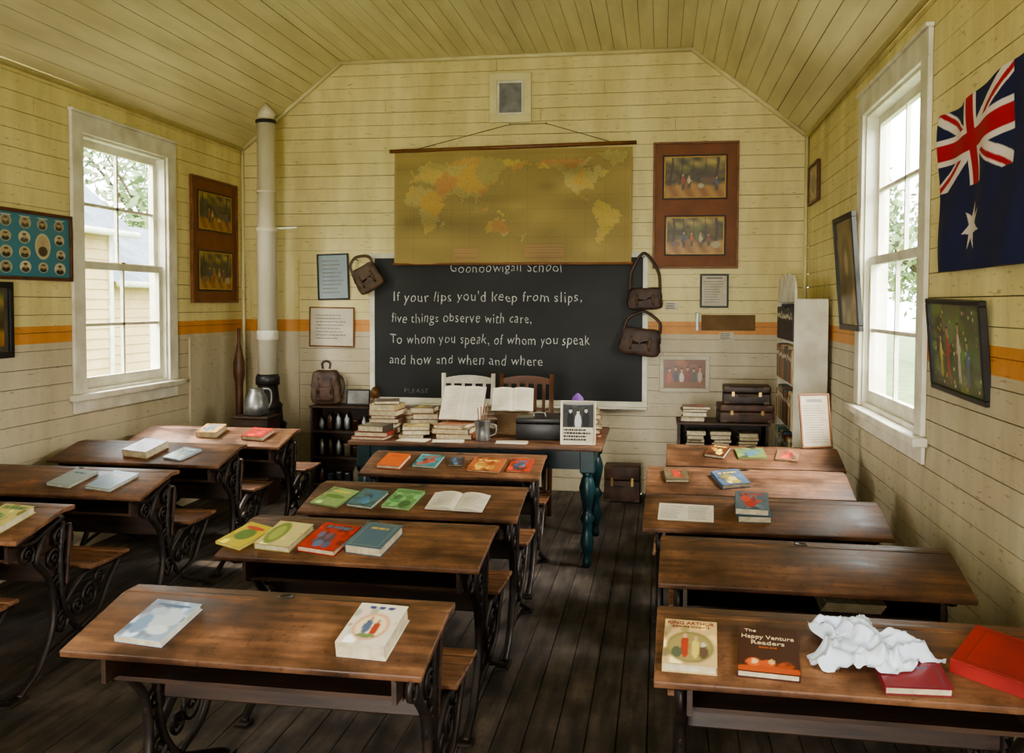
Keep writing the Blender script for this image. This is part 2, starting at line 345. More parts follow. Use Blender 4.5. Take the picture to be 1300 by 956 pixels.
# ------------------------------------------------------------ painted functions
def blobs(seed,bg,items,n=0):
    def f(U,V):
        rs=np.random.RandomState(seed);o=np.zeros(U.shape+(3,));o[:]=bg
        for i in range(n):
            u,v=rs.rand(2);r=rs.uniform(.03,.12);c=np.array(bg)*rs.uniform(.5,1.5)+rs.uniform(-12,18,3)
            m=np.clip(1.5-(((U-u)/r)**2+((V-v)/(r*1.1))**2),0,1)[...,None]*.8;o=o*(1-m)+c*m
        for u,v,ru,rv,c in items:
            q=((U-u)/ru)**2+((V-v)/rv)**2;m=np.clip((1.15-q)*4,0,1)[...,None];o=o*(1-m)+np.array(c)*m
        return o
    return f
def person(u,v,h,shirt,legs,skin=(190,140,105)):
    return [(u-.012,v+.2*h,.012,.24*h,legs),(u+.014,v+.2*h,.012,.24*h,legs),(u,v+.58*h,.026,.24*h,shirt),(u+.025,v+.55*h,.02,.06*h,shirt),(u,v+.90*h,.016,.10*h,skin),(u,v+.98*h,.024,.03*h,(70,50,35))]
def bush(seed,figs):
    def f(U,V):
        o=blobs(seed,(74,66,32),[],80)(U,V)
        sky=(np.clip((V-.66)*5,0,1)*(.55+.45*np.sin(U*13+seed)*np.sin(V*17+U*7)))[...,None];sky=np.clip(sky,0,1);o=o*(1-sky)+np.array((182,158,85))*sky
        gr=np.clip((.40-V+.04*np.sin(U*9+seed))*9,0,1)[...,None];o=o*(1-gr)+(np.array((158,112,42))+18*np.sin(U*25+V*9)[...,None])*gr
        for tx,tw in ((.10,.022),(.27,.010),(.86,.028),(.66,.009),(.45,.007)):
            m=(np.abs(U-tx-.03*np.sin(V*4+seed))<tw*(1.3-.6*V))&(V>.3);o=np.where(m[...,None],np.array((72,46,24)),o)
        for u,v,ru,rv,c in figs:
            q=((U-u)/ru)**2+((V-v)/rv)**2;m=np.clip((1.2-q)*3,0,1)[...,None];o=o*(1-m)+np.array(c)*m
        return o
    return f
def frame(mb,s0,s1,t0,t1,w,m,d0,d1,Mw,back=None):
    mb.box(s0,s1,t1-w,t1,d0,d1,m,Mw,.003,1);mb.box(s0,s1,t0,t0+w,d0,d1,m,Mw,.003,1)
    mb.box(s0,s0+w,t0+w,t1-w,d0,d1,m,Mw,.003,1);mb.box(s1-w,s1,t0+w,t1-w,d0,d1,m,Mw,.003,1)
    if back: mb.box(s0+w*.5,s1-w*.5,t0+w*.5,t1-w*.5,d0,d0+(d1-d0)*.45,back,Mw)
def lines(mb,s0,s1,t0,t1,n,d,Mw,m=INK,seed=0,h=.35):
    rd=random.Random(seed);st=(t1-t0)/n
    for i in range(n):
        y=t1-st*(i+.6);x=s0
        end=s0+(s1-s0)*rd.uniform(.7,1)
        while x<end-.004:
            w=rd.uniform(.02,.09)*(s1-s0)*1.2;e=min(x+w,end)
            mb.box(x,e,y,y+st*h,d,d+.0006,m,Mw);x=e+(s1-s0)*.018
def double_picture(name,Mw,s0,s1,t0,t1,fr,pics,seed,mount=MATB):
    g=group(name);mb=MB();frame(mb,s0,s1,t0,t1,.018,fr,.002,.03,Mw,mount);mb.obj('frame',g)
    mb=MB()
    for i,(a,b_,c,d) in enumerate(pics):
        frame(mb,a,b_,c,d,.012,BLACK,.016,.022,Mw);frame(mb,a+.012,b_-.012,c+.012,d-.012,.012,GOLD,.016,.024,Mw)
        figs=[person(.30,.18,.42,(165,70,45),(70,60,60))+person(.40,.22,.34,(190,175,140),(90,70,50))+[(.72,.42,.13,.10,(105,80,55)),(.72,.53,.10,.05,(80,60,40)),(.60,.28,.05,.06,(180,165,130))]+person(.86,.16,.36,(80,90,110),(60,50,45)),
              person(.30,.16,.46,(70,80,115),(75,60,45))+person(.44,.2,.40,(190,100,55),(60,50,45))+person(.60,.16,.44,(185,170,140),(90,75,60))+person(.74,.2,.36,(150,60,50),(70,60,50))+[(.15,.26,.09,.08,(120,90,65)),(.87,.24,.08,.10,(170,155,120))]][i]
        mb.paint(a+.022,b_-.022,c+.022,d-.022,.019,110,76,bush(seed+i,figs),Mw,GLAZED)
    mb.obj('prints',g)
double_picture('double_picture_board',MBK,-.07,.65,1.955,3.035,FRO,[(.01,.555,2.545,2.925),(.03,.545,2.065,2.41)],4)
double_picture('double_picture_board',MLF,7.19,8.03,1.65,2.71,FRO,[(7.30,7.93,2.26,2.60),(7.30,7.93,1.75,2.10)],9)
# map
def pip(U,V,poly):
    ins=np.zeros(U.shape,bool);n=len(poly)
    for i in range(n):
        x0,y0=poly[i];x1,y1=poly[(i+1)%n]
        if y0==y1: continue
        c=((y0>V)!=(y1>V))&(U<(x1-x0)*(V-y0)/(y1-y0)+x0);ins^=c
    return ins
CONT=[[(-17,15),(-10,30),(-5,35),(10,37),(20,32),(32,31),(43,12),(51,11),(40,-5),(40,-15),(33,-27),(20,-35),(12,-18),(9,0),(8,5),(-8,5)],
[(-9,37),(-9,43),(-1,44),(-4,48),(8,54),(5,60),(12,65),(25,71),(40,67),(60,69),(75,73),(100,77),(140,73),(180,69),(188,66),(170,60),(160,55),(156,52),(155,60),(140,58),(135,45),(127,35),(122,39),(120,30),(108,20),(106,10),(100,13),(103,2),(98,10),(92,22),(80,15),(77,8),(72,20),(60,25),(52,17),(44,13),(35,28),(36,36),(27,37),(23,37),(15,44),(12,38),(3,43)],
[(114,-22),(122,-17),(130,-12),(136,-12),(138,-17),(142,-11),(146,-19),(153,-27),(150,-37),(140,-38),(132,-32),(116,-35)],
[(167,-46),(171,-40),(174,-35),(178,-38),(173,-44)],[(131,-1),(141,-3),(150,-10),(138,-8)],[(109,2),(117,7),(118,0),(113,-4)],[(95,5),(104,-3),(106,-6),(100,-1)],[(130,32),(140,36),(144,44),(141,45),(137,37)],
[(-6,50),(1,52),(-3,58),(-6,56)],[(44,-14),(50,-16),(47,-25),(43,-23)],
[(192,66),(205,71),(230,70),(265,70),(280,72),(266,60),(280,52),(283,62),(300,55),(305,48),(290,44),(284,37),(279,26),(270,30),(262,26),(263,18),(272,17),(277,8),(262,15),(250,24),(243,32),(236,40),(236,48),(222,59),(205,58),(195,60)],
[(282,8),(290,12),(300,8),(310,0),(325,-7),(320,-20),(312,-28),(302,-38),(294,-46),(291,-54),(286,-50),(287,-35),(290,-20),(280,-6)],
[(288,77),(312,60),(330,68),(335,80),(300,82)]]
def worldmap(U,V):
    lon=-32+U*372;lat=-78+V*164
    wl=lon+1.6*np.sin(lat*.5+lon*.3)+1.1*np.sin(lat*1.3);wt=lat+1.5*np.sin(lon*.45)+1.*np.sin(lon*1.1+lat*.4)
    o=np.zeros(U.shape+(3,));o[:]=(158,138,84)
    rs=np.random.RandomState(11)
    st=np.zeros(U.shape)
    for i in range(60):
        u,v=rs.rand(2);a,b_=rs.uniform(.03,.14,2);st+=rs.uniform(-1,1)*np.exp(-((U-u)/a)**2-((V-v)/b_)**2)
    gl=((np.abs((lon%30)-15)>14.5)|(np.abs((lat%20)-10)>9.6))[...,None];o=np.where(gl,o*.94,o)
    land=np.zeros(U.shape,bool)
    for p in CONT: land|=pip(wl,wt,p)
    sx=rs.uniform(-32,340,110);sy=rs.uniform(-55,78,110)
    cols=np.array([(186,160,92),(180,146,84),(178,160,100),(190,166,88),(182,138,84),(168,152,94),(190,156,82)],float)[rs.randint(0,7,110)]
    dist=np.stack([((wl-sx[i])**2+((wt-sy[i])*1.4)**2) for i in range(110)],-1);c=cols[np.argmin(dist,-1)]
    halo=np.zeros(U.shape,bool)
    for dx,dy in ((2.5,0),(-2.5,0),(0,2.5),(0,-2.5)):
        for p in CONT: halo|=pip(wl+dx,wt+dy,p)
    o=np.where((halo&~land)[...,None],o*.92+np.array((4,8,8)),o);o=np.where(land[...,None],c,o)
    sp=rs.rand(*U.shape);o=np.where((land&(sp>.95))[...,None],o*.80,o);o=np.where((~land&(sp>.99))[...,None],o*.86,o)
    for x0,x1,y0,y1 in ((.26,.36,.03,.14),(.56,.72,.03,.17)):
        m=((U>x0)&(U<x1)&(V>y0)&(V<y1))[...,None];o=np.where(m,np.array((180,146,98)),o)
        ln=m&((V*60%1)<.4)[...,None];o=np.where(ln,o*.82,o)
    o=o*(1+st[...,None]*.10)
    e=np.minimum(np.minimum(U,1-U)*2,np.minimum(V,1-V));o=np.where((e<.012)[...,None],np.array((172,146,90)),o)
    return o
g=group('world_map')
def sag(u,v): return (0,0,.01*math.sin(u*7)*(1-v)+.006*math.sin(u*17+v*3)+.02*(1-v))
mb=MB();mb.paint(-2.355,-.25,2.0,3.0,.055,340,160,worldmap,MBK,PAINT,sag)
mb.obj('map_sheet',g)
mb=MB();mb.tube([(-2.40,3.005,.055),(-.215,3.035,.055)],.017,FRO,MBK,10);mb.tube([(-2.37,2.0,.075),(-.235,2.0,.075)],.012,M('dark_batten',(.30,.13,.05),None,9,.5),MBK,8)
mb.obj('rods',g)
mb=MB();mb.tube([(-2.15,3.02,.055),(-1.32,3.225,.01),(-1.0,3.225,.01),(-.45,3.05,.055)],.0028,BLACK,MBK,5);mb.lathe([(.006,0),(.006,.03)],METAL,MBK@T((-1.32,3.225,0)));mb.lathe([(.006,0),(.006,.03)],METAL,MBK@T((-1.0,3.225,0)))
mb.obj('hanging_cord',g)
# blackboard
g=group('blackboard');mb=MB();frame(mb,-2.60,-.105,.755,2.10,.045,WHITE,.002,.03,MBK);mb.obj('white_frame',g)
mb=MB();mb.box(-2.56,-.15,.79,2.06,.002,.018,SLATE,MBK);mb.obj('slate',g)
mb=MB();mb.box(-2.60,-.105,.735,.755,.002,.075,WHITE,MBK,.004,1);[mb.lathe([(.005,0),(.005,.06)],CHALK,MBK@T((x,.762,.05))@RY(math.pi/2)) for x in (-1.9,-1.7,-.9)];mb.obj('chalk_tray',g)
FCHALK=M('faint_chalk',(.22,.22,.21),(.08,.08,.08),120,.9,lo=.36,hi=.52)
for i,(t,x0,x1,z,h) in enumerate([("Goonoowigall School",-1.86,-.86,1.972,.085),("If your lips you'd keep from slips,",-2.38,-.68,1.715,.092),("five things observe with care,",-2.40,-1.12,1.525,.090),("To whom you speak, of whom you speak",-2.41,-.61,1.335,.090),("and how and when and where",-2.42,-1.02,1.15,.090),("PLEASE",-2.28,-2.06,.865,.042)]):
    textmesh(t,x1-x0,h,(x0+x1)/2,z,.0185,CHALK if i<5 else FCHALK,'chalk_line_%d'%(i+1),g,MBK,shear=.04,thin=-.010,wob=.13,sp=1.12)
# vent
g=group('wall_vent');mb=MB();frame(mb,-1.50,-1.13,3.24,3.67,.065,TRIM,.002,.035,MBK);frame(mb,-1.435,-1.195,3.305,3.605,.022,WHITE,.002,.028,MBK);mb.obj('surround',g)
mb=MB();mb.box(-1.42,-1.21,3.32,3.59,.002,.006,GREY,MBK)
for z in np.arange(3.33,3.585,.012): mb.box(-1.42,-1.21,z,z+.002,.006,.008,METAL,MBK)
for x in np.arange(-1.41,-1.21,.012): mb.box(x,x+.002,3.32,3.59,.008,.0095,METAL,MBK)
mb.obj('mesh',g)
def framed_doc(name,Mw,s0,s1,t0,t1,w,fr,paper,n,seed,rot=0,mar=.03,title=None):
    g=group(name);Mx=Mw@T(((s0+s1)/2,(t0+t1)/2,0))@RZ(rot);a=(s1-s0)/2;b_=(t1-t0)/2
    mb=MB();frame(mb,-a,a,-b_,b_,w,fr,.003,.024,Mx,paper);mb.obj('frame',g)
    mb=MB();d=.0132
    if title: mb.box(-a*.55,a*.55,b_-w-mar*1.3,b_-w-mar*.7,d,d+.0006,FINK,Mx)
    lines(mb,-a+w+mar,a-w-mar,-b_+w+mar,b_-w-mar*(2 if title else 1),n,d,Mx,FINK,seed,.28);mb.obj('print',g);return g
framed_doc('framed_certificate',MBK,-3.10,-2.80,1.68,2.10,.014,BLACK,M('blue_paper',(.36,.42,.44),(.28,.34,.36),4,.7),9,3,.03,.035)
framed_doc('framed_notice',MBK,-3.18,-2.75,1.25,1.615,.012,FRO,PAPER,8,4,-.01,.05)
framed_doc('framed_certificate',MBK,.335,.575,1.62,1.91,.016,BLACK,PAPER,9,5,0,.02,True)
mb=MB();mb.box(.35,.80,1.425,1.56,.002,.008,CARD,MBK);mb.obj('cardboard_sign')
mb=MB();mb.box(.53,.65,1.33,1.40,.004,.006,PAPER,MBK@RZ(.02));lines(mb,.54,.64,1.335,1.395,4,.0065,MBK@RZ(.02),seed=3);mb.obj('paper_note')
mb=MB();mb.box(.04,.155,1.60,1.665,.002,.004,PAPER,MBK);lines(mb,.05,.145,1.605,1.66,3,.0045,MBK,seed=4);mb.obj('paper_note')
mb=MB();mb.box(.3,.33,1.42,1.58,.002,.02,METAL,MBK,.004,1);mb.obj('thermometer')
g=group('framed_group_photo');mb=MB();frame(mb,.0,.425,.89,1.205,.035,PAPER,.002,.02,MBK,BLACK);mb.obj('frame',g)
fg=[]
for i in range(6): fg+=[(.14+.145*i,.36+.05*(i%2),.055,.2,[(170,90,65),(70,70,85),(200,190,170),(140,60,50),(80,85,65),(180,160,135)][i]),(.14+.145*i,.63+.05*(i%2),.028,.065,(195,150,115)),(.14+.145*i,.69+.05*(i%2),.03,.03,(60,40,28))]
fg+=[(.5,.10,.55,.12,(130,85,45))]
mb=MB();mb.paint(.035,.39,.925,1.17,.012,80,56,blobs(3,(125,75,45),fg,20),MBK,GLAZED);mb.obj('photo',g)
# satchels
def satchel(name,Mw,cx,cz,w,h,t,rot,mat,strap_top=None,seed=0):
    g=group(name,Mw@T((cx,cz,.036))@RZ(rot));r=(w/2,h/2,t/2-.006);c=(0,0,t/2+.002)
    mb=MB();mb.soft(c,r,mat,I4,.42,.006,seed,1,None,1);mb.obj('body',g)
    mb=MB();mb.soft(c,r,mat,I4,.42,.006,seed,1.05,lambda x,y,z:(y>-.12-.22*(1-x*x)+.1 and z>-.9) ,1)
    mb.obj('flap',g)
    mb=MB()
    for x in (-w*.24,w*.24):
        mb.tube([(x,h*.16,t+.0),(x,h*.02,t+.006),(x,-h*.18,t+.004),(x,-h*.30,t-.004)],.0035,LEATH2,n=6,sx=2.6)
        mb.tube([(x-.012,-h*.13,t+.009),(x+.012,-h*.13,t+.009),(x+.012,-h*.20,t+.008),(x-.012,-h*.20,t+.008)],.0018,BRASS,n=5,closed=True)
    mb.obj('buckles',g)
    if strap_top:
        mb=MB();sx,sy=strap_top
        mb.tube(crs([(-w/2+.012,h/2-.04,t*.4),(-w*.40+sx*.3,h/2+sy*.45,.03),(sx-.03,h/2+sy*.96,.022),(sx+.03,h/2+sy*.96,.022),(w*.42+sx*.3,h/2+sy*.42,.045),(w/2-.012,h/2-.04,t*.6)]),.006,mat,n=6,sx=2.2);mb.obj('strap',g)
        mb=MB();mb.lathe([(.006,.0),(.006,.05)],METAL,T((sx,h/2+sy-.022,0)));mb.obj('hook',g)
    return g
satchel('leather_satchel',MBK,-2.60,1.88,.24,.25,.10,.5,LEATH2,(-.02,.09),1)
satchel('leather_satchel',MBK,-.13,1.70,.28,.20,.11,.03,LEATHER,(.0,.28),2)
satchel('leather_satchel',MBK,-.165,1.33,.33,.25,.12,-.12,LEATHER,(-.0,.13),3)
# ------------------------------------------------------------ left wall things
g=group('framed_honour_portraits');s0,s1,t0,t1=4.70,5.60,1.785,2.21
mb=MB();frame(mb,s0,s1,t0,t1,.022,FRW,.002,.03,MLF,BLACK);mb.obj('frame',g)
ports=[];rsp=np.random.RandomState(2)
for r_ in range(4):
    for c in range(5):
        u=.11+.195*c+rsp.uniform(-.01,.01);v=.15+.235*r_+rsp.uniform(-.01,.01)
        if c==3 and r_ in (1,2): continue
        s_=rsp.uniform(.8,1.05);bgc=[(196,184,150),(178,160,120),(205,195,165),(150,138,110)][rsp.randint(4)];co_=[(70,60,48),(96,84,64),(52,46,40)][rsp.randint(3)]
        ports+= [(u,v,.062*s_,.098*s_,(214,204,172)),(u,v,.054*s_,.088*s_,bgc),(u,v-.045*s_,.042*s_,.042*s_,co_),(u,v+.012*s_,.018*s_,.038*s_,(188,156,122)),(u,v+.048*s_,.022*s_,.016*s_,co_)]
ports+= [(.695,.5,.085,.21,(208,196,160)),(.695,.5,.07,.18,(186,170,130)),(.695,.42,.05,.08,(80,70,55)),(.695,.56,.024,.05,(186,156,122))]
for i in range(5): ports.append((.11+.195*i,.955,.06,.012,(190,196,180)))
mb=MB();mb.paint(s0+.022,s1-.022,t0+.022,t1-.022,.016,180,96,blobs(5,(66,128,146),ports),MLF,GLAZED);mb.obj('print',g)
g=group('black_framed_picture');mb=MB();frame(mb,4.15,5.02,1.32,1.77,.035,BLACK,.002,.035,MLF,M('dark_print',(.12,.10,.07),(.05,.04,.03),7,.5));mb.obj('frame',g)
mb=MB();mb.paint(4.22,4.95,1.39,1.70,.019,40,24,bush(21,[]),MLF,GLAZED);mb.obj('print',g)
# ------------------------------------------------------------ right wall things
mb=MB();mb2=group('small_framed_card');frame(mb,-8.02,-7.55,2.46,2.78,.02,FRW,.002,.03,MRT,CREAMP);mb.obj('frame',mb2)
mb=MB();mb.paint(-7.98,-7.59,2.50,2.74,.0165,30,20,blobs(5,(170,150,105),[(.5,.5,.3,.3,(130,110,75))],20),MRT,GLAZED);mb.obj('print',mb2)
g=group('dark_framed_picture');Mx=MRT@T((0,1.49,.004))@RX(.08)
mb=MB();frame(mb,-6.50,-5.88,0,.73,.035,BLACK,.001,.03,Mx,CREAMP);mb.obj('frame',g)
mb=MB();mb.paint(-6.46,-5.92,.04,.69,.018,40,40,blobs(8,(120,100,60),[(.5,.5,.3,.35,(80,62,40)),(.5,.6,.1,.12,(160,130,100))],30),Mx,GLAZED);mb.obj('print',g)
g=group('framed_garden_picture');Mx=MRT@T((-4.06,1.475,.004))@RZ(-.02)@RX(.09)
mb=MB();frame(mb,-.35,.36,-.20,.20,.022,BLACK,.001,.03,Mx,BLACK);mb.obj('frame',g)
gd=person(.34,.12,.62,(185,60,55),(180,60,55))+person(.56,.12,.68,(205,185,175),(200,180,180))+person(.72,.10,.5,(95,115,160),(90,105,150))+person(.2,.14,.5,(205,190,95),(200,180,90))
rs_=np.random.RandomState(3);gd=[(u,v,.012,.02,c) for u,v,c in zip(rs_.rand(70),rs_.rand(70)*.95,[[(190,80,90),(215,205,170),(90,120,60),(200,170,60)][i%4] for i in range(70)])]+gd
mb=MB();mb.paint(-.328,.338,-.178,.178,.018,120,80,blobs(12,(84,96,58),gd,90),Mx,GLAZED);mb.obj('print',g)
# flag
def flagf(U,V):
    o=np.zeros(U.shape+(3,));o[:]=(22,30,74);X=U*2;Y=V
    W_=np.array((228,216,210.));R_=np.array((176,30,46.))
    cx,cy=X,(Y-.5)*2
    can=(X<1)&(Y>.5);a=cx*2-1;b_=(cy*2-1)
    px=a*1.0;py=b_*.5
    n5=math.hypot(1,.5)
    d1=(px*.5-py*1.0)/n5;d2=(px*.5+py*1.0)/n5
    def put(m,c):
        nonlocal o;o=np.where((m&can)[...,None],c,o)
    put((np.abs(d1)<.10)|(np.abs(d2)<.10),W_)
    put(((np.sign(px)*d1>0.0)&(np.abs(d1)<.066))|((np.sign(px)*d2<0.0)&(np.abs(d2)<.066)),R_)
    put((np.abs(px)<.167)|(np.abs(py)<.167),W_);put((np.abs(px)<.10)|(np.abs(py)<.10),R_)
    def star(x0,y0,r,n,ri):
        nonlocal o
        dx=X-x0;dy=Y-y0;rr=np.hypot(dx,dy);th=np.arctan2(dx,dy);k=np.abs(((th/(2*math.pi/n))+.5)%1-.5)*2*(math.pi/n)
        p=np.pi/n;x2=ri*r*math.cos(p);y2=ri*r*math.sin(p);xx=rr*np.cos(k);yy=rr*np.sin(k)
        o=np.where(((xx-r)*y2-yy*(x2-r)<0)[...,None],W_,o)
    star(.5,.25,.15,7,.44);star(1.5,.17,.07,7,.44);star(1.25,.53,.07,7,.44);star(1.5,.83,.07,7,.44);star(1.72,.57,.07,7,.44);star(1.6,.4,.042,5,.4)
    return o
def wave(u,v): return (0,-.02*math.sin(math.pi*min(u*2.2,1))*v+.07*u*v,.010*math.sin(u*16+v*3)+.008*math.sin(u*29-v*5)+.006*math.sin(v*9))
g=group('australian_flag');mb=MB();mb.paint(-4.28,-2.66,1.79,2.46,.032,380,180,flagf,MRT,FABRIC,wave);mb.obj('cloth',g)
mb=MB();mb.lathe([(.005,.0),(.005,.045)],METAL,MRT@T((-4.27,2.45,0)));mb.lathe([(.005,.0),(.005,.045)],METAL,MRT@T((-2.68,2.52,0)));mb.obj('pins',g)
# ------------------------------------------------------------ books
PAL=[(120,40,32),(60,72,92),(150,110,70),(40,66,60),(90,55,38),(170,150,110),(70,50,44),(130,90,50),(52,44,52),(160,70,40),(110,105,90)]
def covf(base,seed,style=0):
    def f(U,V):
        rs=np.random.RandomState(seed);o=np.zeros(U.shape+(3,));o[:]=base
        alt=np.array([(235,225,200),(210,60,45),(240,205,90),(60,110,150),(70,130,80)][rs.randint(5)],float)
        if style==0:
            m=((U>.08)&(U<.92)&(V>.05)&(V<.95)&~((U>.11)&(U<.89)&(V>.075)&(V<.925)))[...,None];o=np.where(m,o*.75+alt*.25,o)
            m=((U>.25)&(U<.75)&(V>.74)&(V<.80)&(((U*19).astype(int)%4)>0))[...,None];return np.where(m,alt*.8,o)
        for i in range(16):
            u,v=rs.rand(2);r=rs.uniform(.05,.16);m=(((U-u)/r)**2+((V-v)/r)**2<1)[...,None];c=np.array(base)*rs.uniform(.6,1.3);o=np.where(m,np.clip(c,0,255),o)
        y0=rs.choice([.72,.78]);m=((U>.08)&(U<.92)&(V>y0)&(V<y0+.16))[...,None];o=np.where(m,o*.4+np.array(base)*.3+20,o)
        m=((U>.14)&(U<.86)&(V>y0+.04)&(V<y0+.12)&(((U*26).astype(int)%4)>0))[...,None];o=np.where(m,alt,o)
        for i in range(7):
            u=rs.uniform(.25,.75);v=rs.uniform(.15,.6);a,b_=rs.uniform(.06,.2,2);c=alt*rs.uniform(.4,1)+np.array(base)*rs.uniform(0,.4)
            m=(((U-u)/a)**2+((V-v)/b_)**2<1)[...,None];o=np.where(m,np.clip(c,0,240),o)
        return o
    return f
def add_book(mb,w,d,t,col,seed,M_,style=0,nx=30,ny=40,func=None):
    c=M('cover_%d_%d_%d'%col,C(*col),tuple(x*.8 for x in C(*col)),20,.5)
    b=.0022
    mb.box(-w/2,w/2,-d/2,d/2,0,b,c,M_);mb.box(-w/2,-w/2+b,-d/2,d/2,b,t-b,c,M_)
    mb.box(-w/2+b,w/2-.004,-d/2+.004,d/2-.004,b,t-b,PAGES,M_);mb.box(-w/2,w/2,-d/2,d/2,t-b,t,c,M_)
    mb.paint(-w/2+.001,w/2-.001,-d/2+.001,d/2-.001,t+.0006,nx,ny,func or covf(col,seed,style),M_,PAINTG)
def open_book(mb,w,d,M_,seed=0,pic=False):
    n=10
    for sg in (-1,1):
        vs=[];fs=[]
        for i in range(n+1):
            u=i/n;z=.006+.014*math.sin(math.pi*min(1,u*1.1))**.7*(1-u*.4)
            for y in (-d/2,d/2): vs.append((sg*u*w/2,y,z));
        k=len(vs)
        for i in range(n+1):
            u=i/n
            for y in (-d/2,d/2): vs.append((sg*u*w/2,y,.002))
        for i in range(n):
            fs.append((2*i,2*i+2,2*i+3,2*i+1));fs.append((k+2*i,k+2*i+1,k+2*i+3,k+2*i+2));fs.append((2*i,k+2*i,k+2*i+2,2*i+2));fs.append((2*i+1,2*i+3,k+2*i+3,k+2*i+1))
        fs.append((2*n,k+2*n,k+2*n+1,2*n+1));mb.poly(vs,fs,PAPER,M_)
        rd=random.Random(seed+sg)
        for j in range(14):
            y=d/2-.02-j*(d-.04)/14
            for i in range(2,9):
                if i>6 and rd.random()<.3: break
                a,b_=i/n,(i+.85)/n;f=lambda u:.0066+.014*math.sin(math.pi*min(1,u*1.1))**.7*(1-u*.4)
                mb.poly([(sg*a*w/2,y-.0022,f(a)),(sg*b_*w/2,y-.0022,f(b_)),(sg*b_*w/2,y,f(b_)),(sg*a*w/2,y,f(a))],[(0,1,2,3)],FINK,M_)
    mb.box(-w/2-.004,w/2+.004,-d/2-.003,d/2+.003,0,.002,M('cover_90_55_38',C(90,55,38)),M_)
def book_stack(name,M_,n,seed,w=.16,d=.22,pal=PAL,parent=None,jit=.25,thick=(.015,.04)):
    rd=random.Random(seed);mb=MB();z=.0005
    for i in range(n):
        t=rd.uniform(*thick);ww=w*rd.uniform(.8,1.05);dd=d*rd.uniform(.8,1.05)
        A=T((rd.uniform(-.015,.015),rd.uniform(-.015,.015),z))@RZ(rd.uniform(-jit,jit)+(math.pi if rd.random()<.5 else 0))
        add_book(mb,ww,dd,t,rd.choice(pal),seed*31+i,A,rd.randint(0,1),12,14);z+=t+.0012
    o=mb.obj(name,parent,M_);return z
# ------------------------------------------------------------ desks
TH=math.atan2(.07,.31);RAIL=.085
def desk_meshes(w):
    o={}
    mb=MB();mb.box(0,w,-RAIL,0,.74,.76,DESKW,bev=.004,seg=2)
    Ms=T((0,-RAIL,.76))@RX(TH);sl_=math.hypot(.07,.31)
    mb.box(0,w,-sl_,-.001,-.02,0,DESKW,Ms,.004,2)
    mb.box(w*.12,w*.42,-.055,-.045,.7595,.7603,BLACK);mb.box(w*.58,w*.88,-.055,-.045,.7595,.7603,BLACK)
    mb.lathe([(.026,.7602),(.026,.7625),(.019,.7625),(.017,.761)],M('inkwell_rim',(.02,.014,.01),None,9,.3),T((w/2,-.045,0)),24)
    o['top']=mb.mesh('desk_top')
    mb=MB();a=.085
    mb.box(a,w-a,-.005,.016,.50,.739,DESKD,bev=.003,seg=1)
    Mb=T((0,.014,.50))@RX(-.14);mb.box(a*.6,w-a*.6,0,.018,-.10,.16,DESKD,Mb,.004,1)
    mb.box(a,w-a,-.27,-.006,.565,.578,DESKD);mb.box(a,a+.014,-.33,-.006,.579,.66,DESKD);mb.box(w-a-.014,w-a,-.33,-.006,.579,.66,DESKD)
    o['book_box']=mb.mesh('desk_box')
    mb=MB()
    for i in range(5): y=.15+i*.064;mb.box(.03,w-.03,y,y+.06,.425-.006*math.sin(i/4*math.pi),.443-.006*math.sin(i/4*math.pi),SEATW,bev=.004,seg=1)
    o['seat']=mb.mesh('desk_seat')
    for nm,x in (('iron_side_left',a-.016),('iron_side_right',w-a+.016)):
        mb=MB();P=lambda l:crs([(x,y,z) for y,z in l],5);r=.0125
        mb.tube(P([(-.30,.012),(-.26,.035),(-.16,.10),(-.07,.26),(-.09,.44),(-.18,.55),(-.12,.66)]),r,IRON,sx=1.4)
        mb.tube(P([(.44,.012),(.40,.035),(.27,.09),(.10,.17),(.0,.31),(-.02,.5),(.0,.68)]),r,IRON,sx=1.4)
        mb.tube(P([(-.36,.665),(-.22,.635),(-.12,.665),(.0,.70)]),r*.9,IRON,sx=1.4)
        mb.tube(P([(.0,.31),(.08,.37),(.18,.408),(.46,.412)]),r,IRON,sx=1.4)
        mb.tube(P([(.12,.165),(.26,.21),(.34,.31),(.43,.405)]),r*.8,IRON,sx=1.4)
        mb.tube(P([(-.15,.11),(-.02,.14),(.12,.165)]),r*.8,IRON,sx=1.4)
        mb.tube(P([(.01,.49),(.06,.58),(.05,.66)]),r*.8,IRON,sx=1.4)
        for cy,cz,rr in ((-.015,.24,.045),(-.035,.40,.05),(-.06,.53,.042),(-.23,.59,.038),(.19,.30,.05),(.10,.27,.032),(-.02,.62,.035),(.27,.36,.03)):
            mb.tube([(x,cy+rr*math.cos(q),cz+rr*math.sin(q)) for q in np.linspace(0,2*math.pi,14,endpoint=False)],.007,IRON,n=5,closed=True,sx=1.5)
            mb.tube([(x,cy+rr*.55*(1-q/9)*math.cos(q),cz+rr*.55*(1-q/9)*math.sin(q)) for q in np.linspace(0,6,10)],.006,IRON,n=5,sx=1.5)
        for fy in (-.30,.44): mb.box(x-.03,x+.03,fy-.03,fy+.03,.0,.014,IRON,bev=.003,seg=1)
        o[nm]=mb.mesh(nm)
    return o
DM={1.03:desk_meshes(1.03),1.12:desk_meshes(1.12)}
DK={}
def desk(key,x,y,w=1.03,rz=0,sc=1):
    g=group('school_desk',T((x,y,0))@RZ(rz))
    for k_,me in DM[w].items(): link(me,k_,g)
    DK[key]=(g.matrix_basis.copy(),w)
desk('C1',-1.625,2.70,1.03,-.01);desk('C2',-1.66,3.68,1.03,-.02);desk('C3',-1.65,4.45,1.03);desk('C4',-1.68,5.43,1.03,0)
